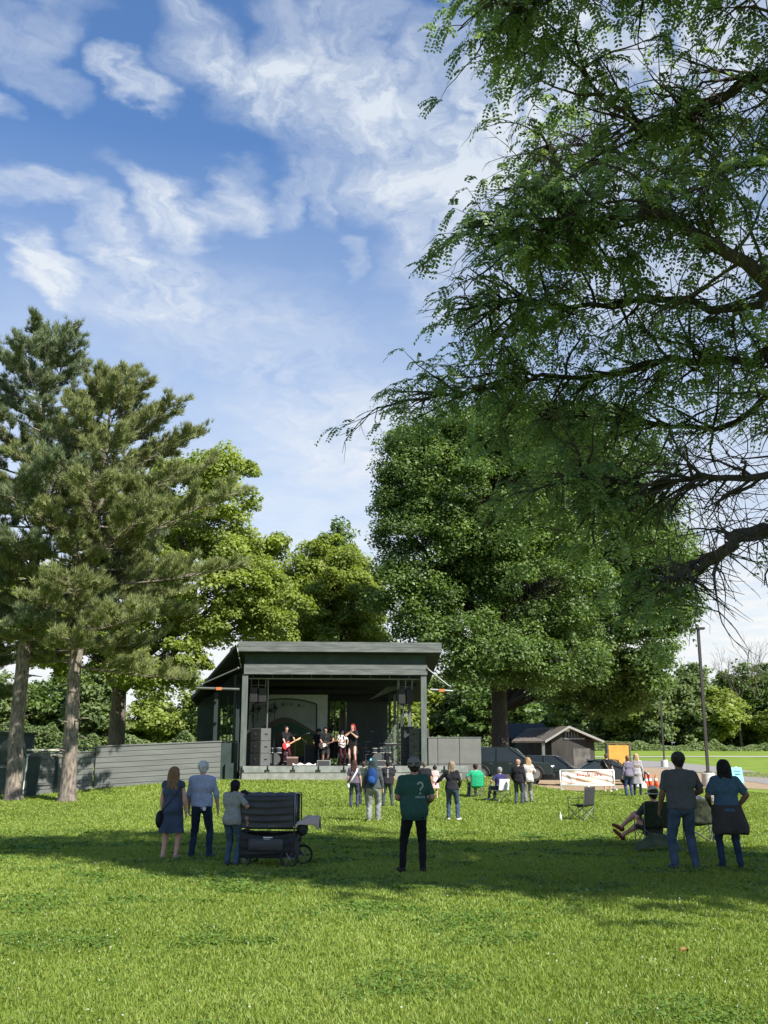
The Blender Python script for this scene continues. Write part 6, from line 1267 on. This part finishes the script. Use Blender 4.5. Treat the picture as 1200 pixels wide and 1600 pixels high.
g = at(707, 1282); person('grey blond woman in black sweater stretching her left arm out', g, R(-10), hgt(1190, 0, g), True, 1.1, FR - .003, hl=(-.50, .25, 1.12), hr=(.20, .16, .98), pl=(-.3, -1, -.5), sk='light', hair='long', haircol=(.26, .20, .14), top='shirt', topc=(.018, .019, .024), sleeve='long', hem=.90, bot='jeans', botc=(.045, .075, .13), shoes=(.6, .6, .58), feet=((-.12, .03, 0), (.17, -.05, 0, .5)))
def sit(px, py, face, h, **k):
    g = at(px, py); return person(loc=g, face=face, h=h, hipz=.50, hipy=.0, lean=-.08, seated=True, res=FR, feet=((-.14, .48, .03, -.1, -.055), (.14, .46, .03, .1, -.055)), kneepole=((0, .3, 1), (0, .3, 1)), hl=(-.27, .2, .66), hr=(.27, .2, .66), pl=(-1, -.5, 0), pr=(1, -.5, 0), **k)
GX_ = lambda px, Y: GX(px, Y)
k_ = dict(hipz=.50, lean=-.08, seated=True, res=FR, feet=((-.14, .50, .03, -.1, -.055), (.14, .48, .03, .1, -.055)), kneepole=((0, .3, 1), (0, .3, 1)), hl=(-.27, .2, .66), hr=(.27, .2, .66), pl=(-1, -.5, 0), pr=(1, -.5, 0))
person('person in bright green shirt seated in the green folding chair', GX(742, 42.5), R(12), 1.7, False, 1.05, sk='light', hair='short', haircol=(.05, .018, .018), top='shirt', topc=(.03, .38, .20), bot='jeans', botc=(.05, .06, .07), **k_)
person('person in navy shirt seated in the white and navy folding chair', GX(779, 41.0), R(35), 1.68, False, 1.05, sk='pink', hair='short', haircol=(.30, .29, .28), top='shirt', topc=(.035, .035, .12), bot='jeans', botc=(.06, .065, .08), shoes=(.6, .6, .6), **k_)
g = at(811, 1257); person('balding man in black jacket standing with a blond woman near the cars', g, R(-20), hgt(1187, 0, g), False, 1.14, FR, sk='pink', hair='short', haircol=(.40, .25, .2), top='shirt', topc=(.018, .018, .022), sleeve='long', hem=.84, bot='jeans', botc=(.06, .075, .10), hl=(-.25, .16, .95))
g = at(827, 1255); person('blond woman in pale striped top beside the man in black jacket', g, R(15), hgt(1184, 0, g), True, 1.0, FR, sk='pink', hair='long', haircol=(.42, .27, .14), top='tunic', topc=mat('striped_top', (.60, .52, .48), .9, (.25, .27, .28), 3, 0, stretch=(1, 1, 9)), sleeve='short', hem=.82, bot='loose', botc=(.20, .19, .19), hr=(.26, .3, 1.1))
def strap(J): mb = MB(); mb.tube([J['up'](-.12, -.08, .52), J['up'](.02, -.165, .30), J['up'](.17, -.12, .02)], .02, 6); part(J, 'bag_strap', mb, M_alu); mb = MB(); mb.ball(J['up'](.24, -.05, -.08), (.06, .12, .12), 10, 7); part(J, 'bag', mb, cloth((.2, .2, .21)))
g = at(950, 1238); person('person in black tee shirt and dark shorts standing before the banner', g, R(-25), hgt(1178, 0, g), False, 1.05, FR, sk='light', hair='short', haircol=(.12, .07, .04), top='shirt', topc=(.02, .02, .022), sleeve='short', hem=.84, bot='shorts', botc=(.045, .04, .04), shoes=(.5, .47, .42), hl=(-.2, .28, 1.05), extra=strap)
g = at(984, 1245); person('person in purple grey top and blue jeans right of the banner', g, R(10), hgt(1181, 0, g), True, 1.05, FR, sk='pink', hair='short', haircol=(.22, .12, .07), top='shirt', topc=(.17, .15, .21), sleeve='long', hem=.86, bot='jeans', botc=(.04, .065, .14))
g = at(997, 1244); person('blond woman in long pale cardigan standing next to the purple grey top', g, R(-12), hgt(1178, 0, g), True, 1.0, FR, sk='pink', hair='long', haircol=(.45, .32, .18), top='coat', topc=(.36, .34, .36), sleeve='long', hem=.50, bot='slim', botc=(.02, .025, .03))
# ---------- band on the stage
def on_stage(px, yl): return on_deck(px, yl)
def guitar(label, J, bodyc, neckc, face, base):
    s = J['s']; c = J['hr'] + Vector((.0, .09, -.01)); e = J['hl'] + Vector((0, .05, .0)); d = (e - c).normalized(); z = Vector((0, 1, 0)); z = (z - d * z.dot(d)).normalized(); y = z.cross(d)
    M_ = Matrix.Translation(base) @ Matrix.Rotation(face, 4, 'Z') @ Matrix.Translation(c) @ Matrix((( d.x, y.x, z.x, 0), (d.y, y.y, z.y, 0), (d.z, y.z, z.z, 0), (0, 0, 0, 1)))
    o = bpy.data.objects.new('electric_guitar', None); C.objects.link(o); o.matrix_world = M_; tag(o, label, 'guitar')
    out = [(-.24, .0), (-.22, .11), (-.13, .165), (-.03, .125), (.03, .11), (.10, .14), (.20, .12), (.15, .05), (.14, 0), (.15, -.05), (.19, -.10), (.10, -.13), (.03, -.11), (-.03, -.125), (-.13, -.165), (-.22, -.11)]
    MB().prism(out, 'z', -.02, .022).build('guitar_body', bodyc, o, bevel=.012); MB().b2(.13, .62, -.024, .024, .015, .035).build('neck', neckc, o, bevel=.004)
    mb = MB(); mb.prism([(.62, -.028), (.66, -.045), (.80, -.03), (.81, .03), (.66, .035), (.62, .026)], 'z', .008, .026); mb.build('headstock', neckc, o)
    mb = MB(); mb.prism([(-.05, -.09), (.10, -.08), (.13, .0), (.05, .07), (-.04, .05)], 'z', .0225, .026); mb.build('pickguard', M_wht, o)
    for x in (-.02, .06): MB().b2(x - .01, x + .012, -.035, .035, .0262, .033).build('pickup', M_blk, o)
def gstrap(J): mb = MB(); mb.tube([J['up'](-.12, .0, .56), J['up'](-.02, .15, .38), J['up'](.12, .16, .1), J['up'](.16, .1, -.02)], .022, 6); mb.tube([J['up'](-.12, .0, .56), J['up'](.02, -.15, .3), J['up'](.18, -.06, .0)], .022, 6); part(J, 'guitar_strap', mb, M_blk)
b = on_stage(446, 1.15); JJ = person('guitarist in black shirt and dark red trousers at the left of the stage', b, R(180 + 38), Z(1135, b.y) - b.z, False, 1.0, .012, hr=(.13, .22, .92), hl=(-.30, .30, 1.12), pl=(-1, -.2, -.6), pr=(1, -.5, -.1), sk='pink', hair='short', haircol=(.03, .022, .02), top='shirt', topc=(.012, .012, .014), sleeve='short', hem=.88, bot='slim', botc=(.07, .014, .022), shoes=(.45, .44, .42), extra=gstrap, feet=((-.14, .04, 0), (.12, -.03, 0)))
guitar('red electric guitar with pale wooden neck held by the left guitarist', JJ, M_red, paint((.62, .38, .17), .5), R(218), b)
b = on_stage(498, 2.6); person('dark clad player with cap standing left of the doorway', b, R(180 - 10), Z(1139, b.y) - b.z, False, 1.05, .013, hr=(.16, .30, 1.0), hl=(-.12, .32, 1.0), pl=(-1, -.3, -.4), pr=(1, -.3, -.4), sk='tan', hair='short', haircol=(.02, .02, .02), hat=('cap', (.02, .02, .03)), top='shirt', topc=(.014, .016, .018), sleeve='short', hem=.84, bot='slim', botc=(.015, .016, .018))
b = on_stage(508, 2.0); JB = person('bass player in black with bare arms in front of the doorway edge', b, R(180 + 12), Z(1137, b.y) - b.z, False, 1.08, .013, hr=(.13, .24, .96), hl=(-.30, .30, 1.10), pl=(-1, -.2, -.6), pr=(1, -.5, -.1), sk='tan', hair='short', haircol=(.012, .012, .012), top='shirt', topc=(.014, .014, .016), sleeve='short', hem=.84, bot='shorts', botc=(.03, .03, .032), extra=gstrap)
guitar('dark bass guitar held by the player before the doorway', JB, paint((.05, .03, .03), .4), paint((.18, .10, .06), .5), R(192), b)
b = on_stage(534, 2.2); person('band member in patterned shirt close behind the singer', b, R(180 + 30), Z(1140, b.y) - b.z, False, 1.0, .013, hr=(.10, .30, 1.12), hl=(-.16, .30, 1.05), pl=(-1, -.2, -.5), pr=(1, -.3, -.4), sk='pink', hair='shoulder', haircol=(.05, .03, .03), top='shirt', topc=mat('patterned_shirt', (.62, .58, .55), .9, (.03, .02, .025), 11, 0, ramp=(.46, .52)), sleeve='short', hem=.86, bot='slim', botc=(.05, .014, .02))
def mic(J):
    d = Vector((-.1, .2, .25)).normalized(); p = J['hr'] + Vector((-.02, .03, .07)); mb = MB(); mb.cyl(p, p + Vector((-.03, .0, .10)), .014, .02, 8); mb.ball(p + Vector((-.035, 0, .12)), .028, 8, 6); part(J, 'microphone', mb, M_steel)
b = on_stage(551, .85); person('red haired singer in short black dress holding a microphone', b, R(180 - 14), Z(1132, b.y) - b.z, True, 1.06, .011, hr=(.04, .20, 1.42), hl=(-.02, .17, 1.36), pl=(-1, -.1, -.7), pr=(1, -.1, -.6), sk='pink', hair='shoulder', haircol=(.36, .035, .03), top='dress', topc=(.014, .014, .017), sleeve='short', hem=.50, bot='none', shoes=(.55, .52, .5), extra=mic, feet=((-.15, .06, 0), (.12, -.02, 0)))
b = on_stage(600, 4.6); person('drummer sitting in the shade at the right rear of the stage', b, R(180), 1.72, False, 1.0, .015, sk='tan', hair='short', haircol=(.02, .02, .02), top='shirt', topc=(.03, .03, .035), bot='jeans', botc=(.03, .03, .04), **{**k_, 'res': .015, 'hl': (-.2, .36, .85), 'hr': (.2, .36, .85)}) if False else None
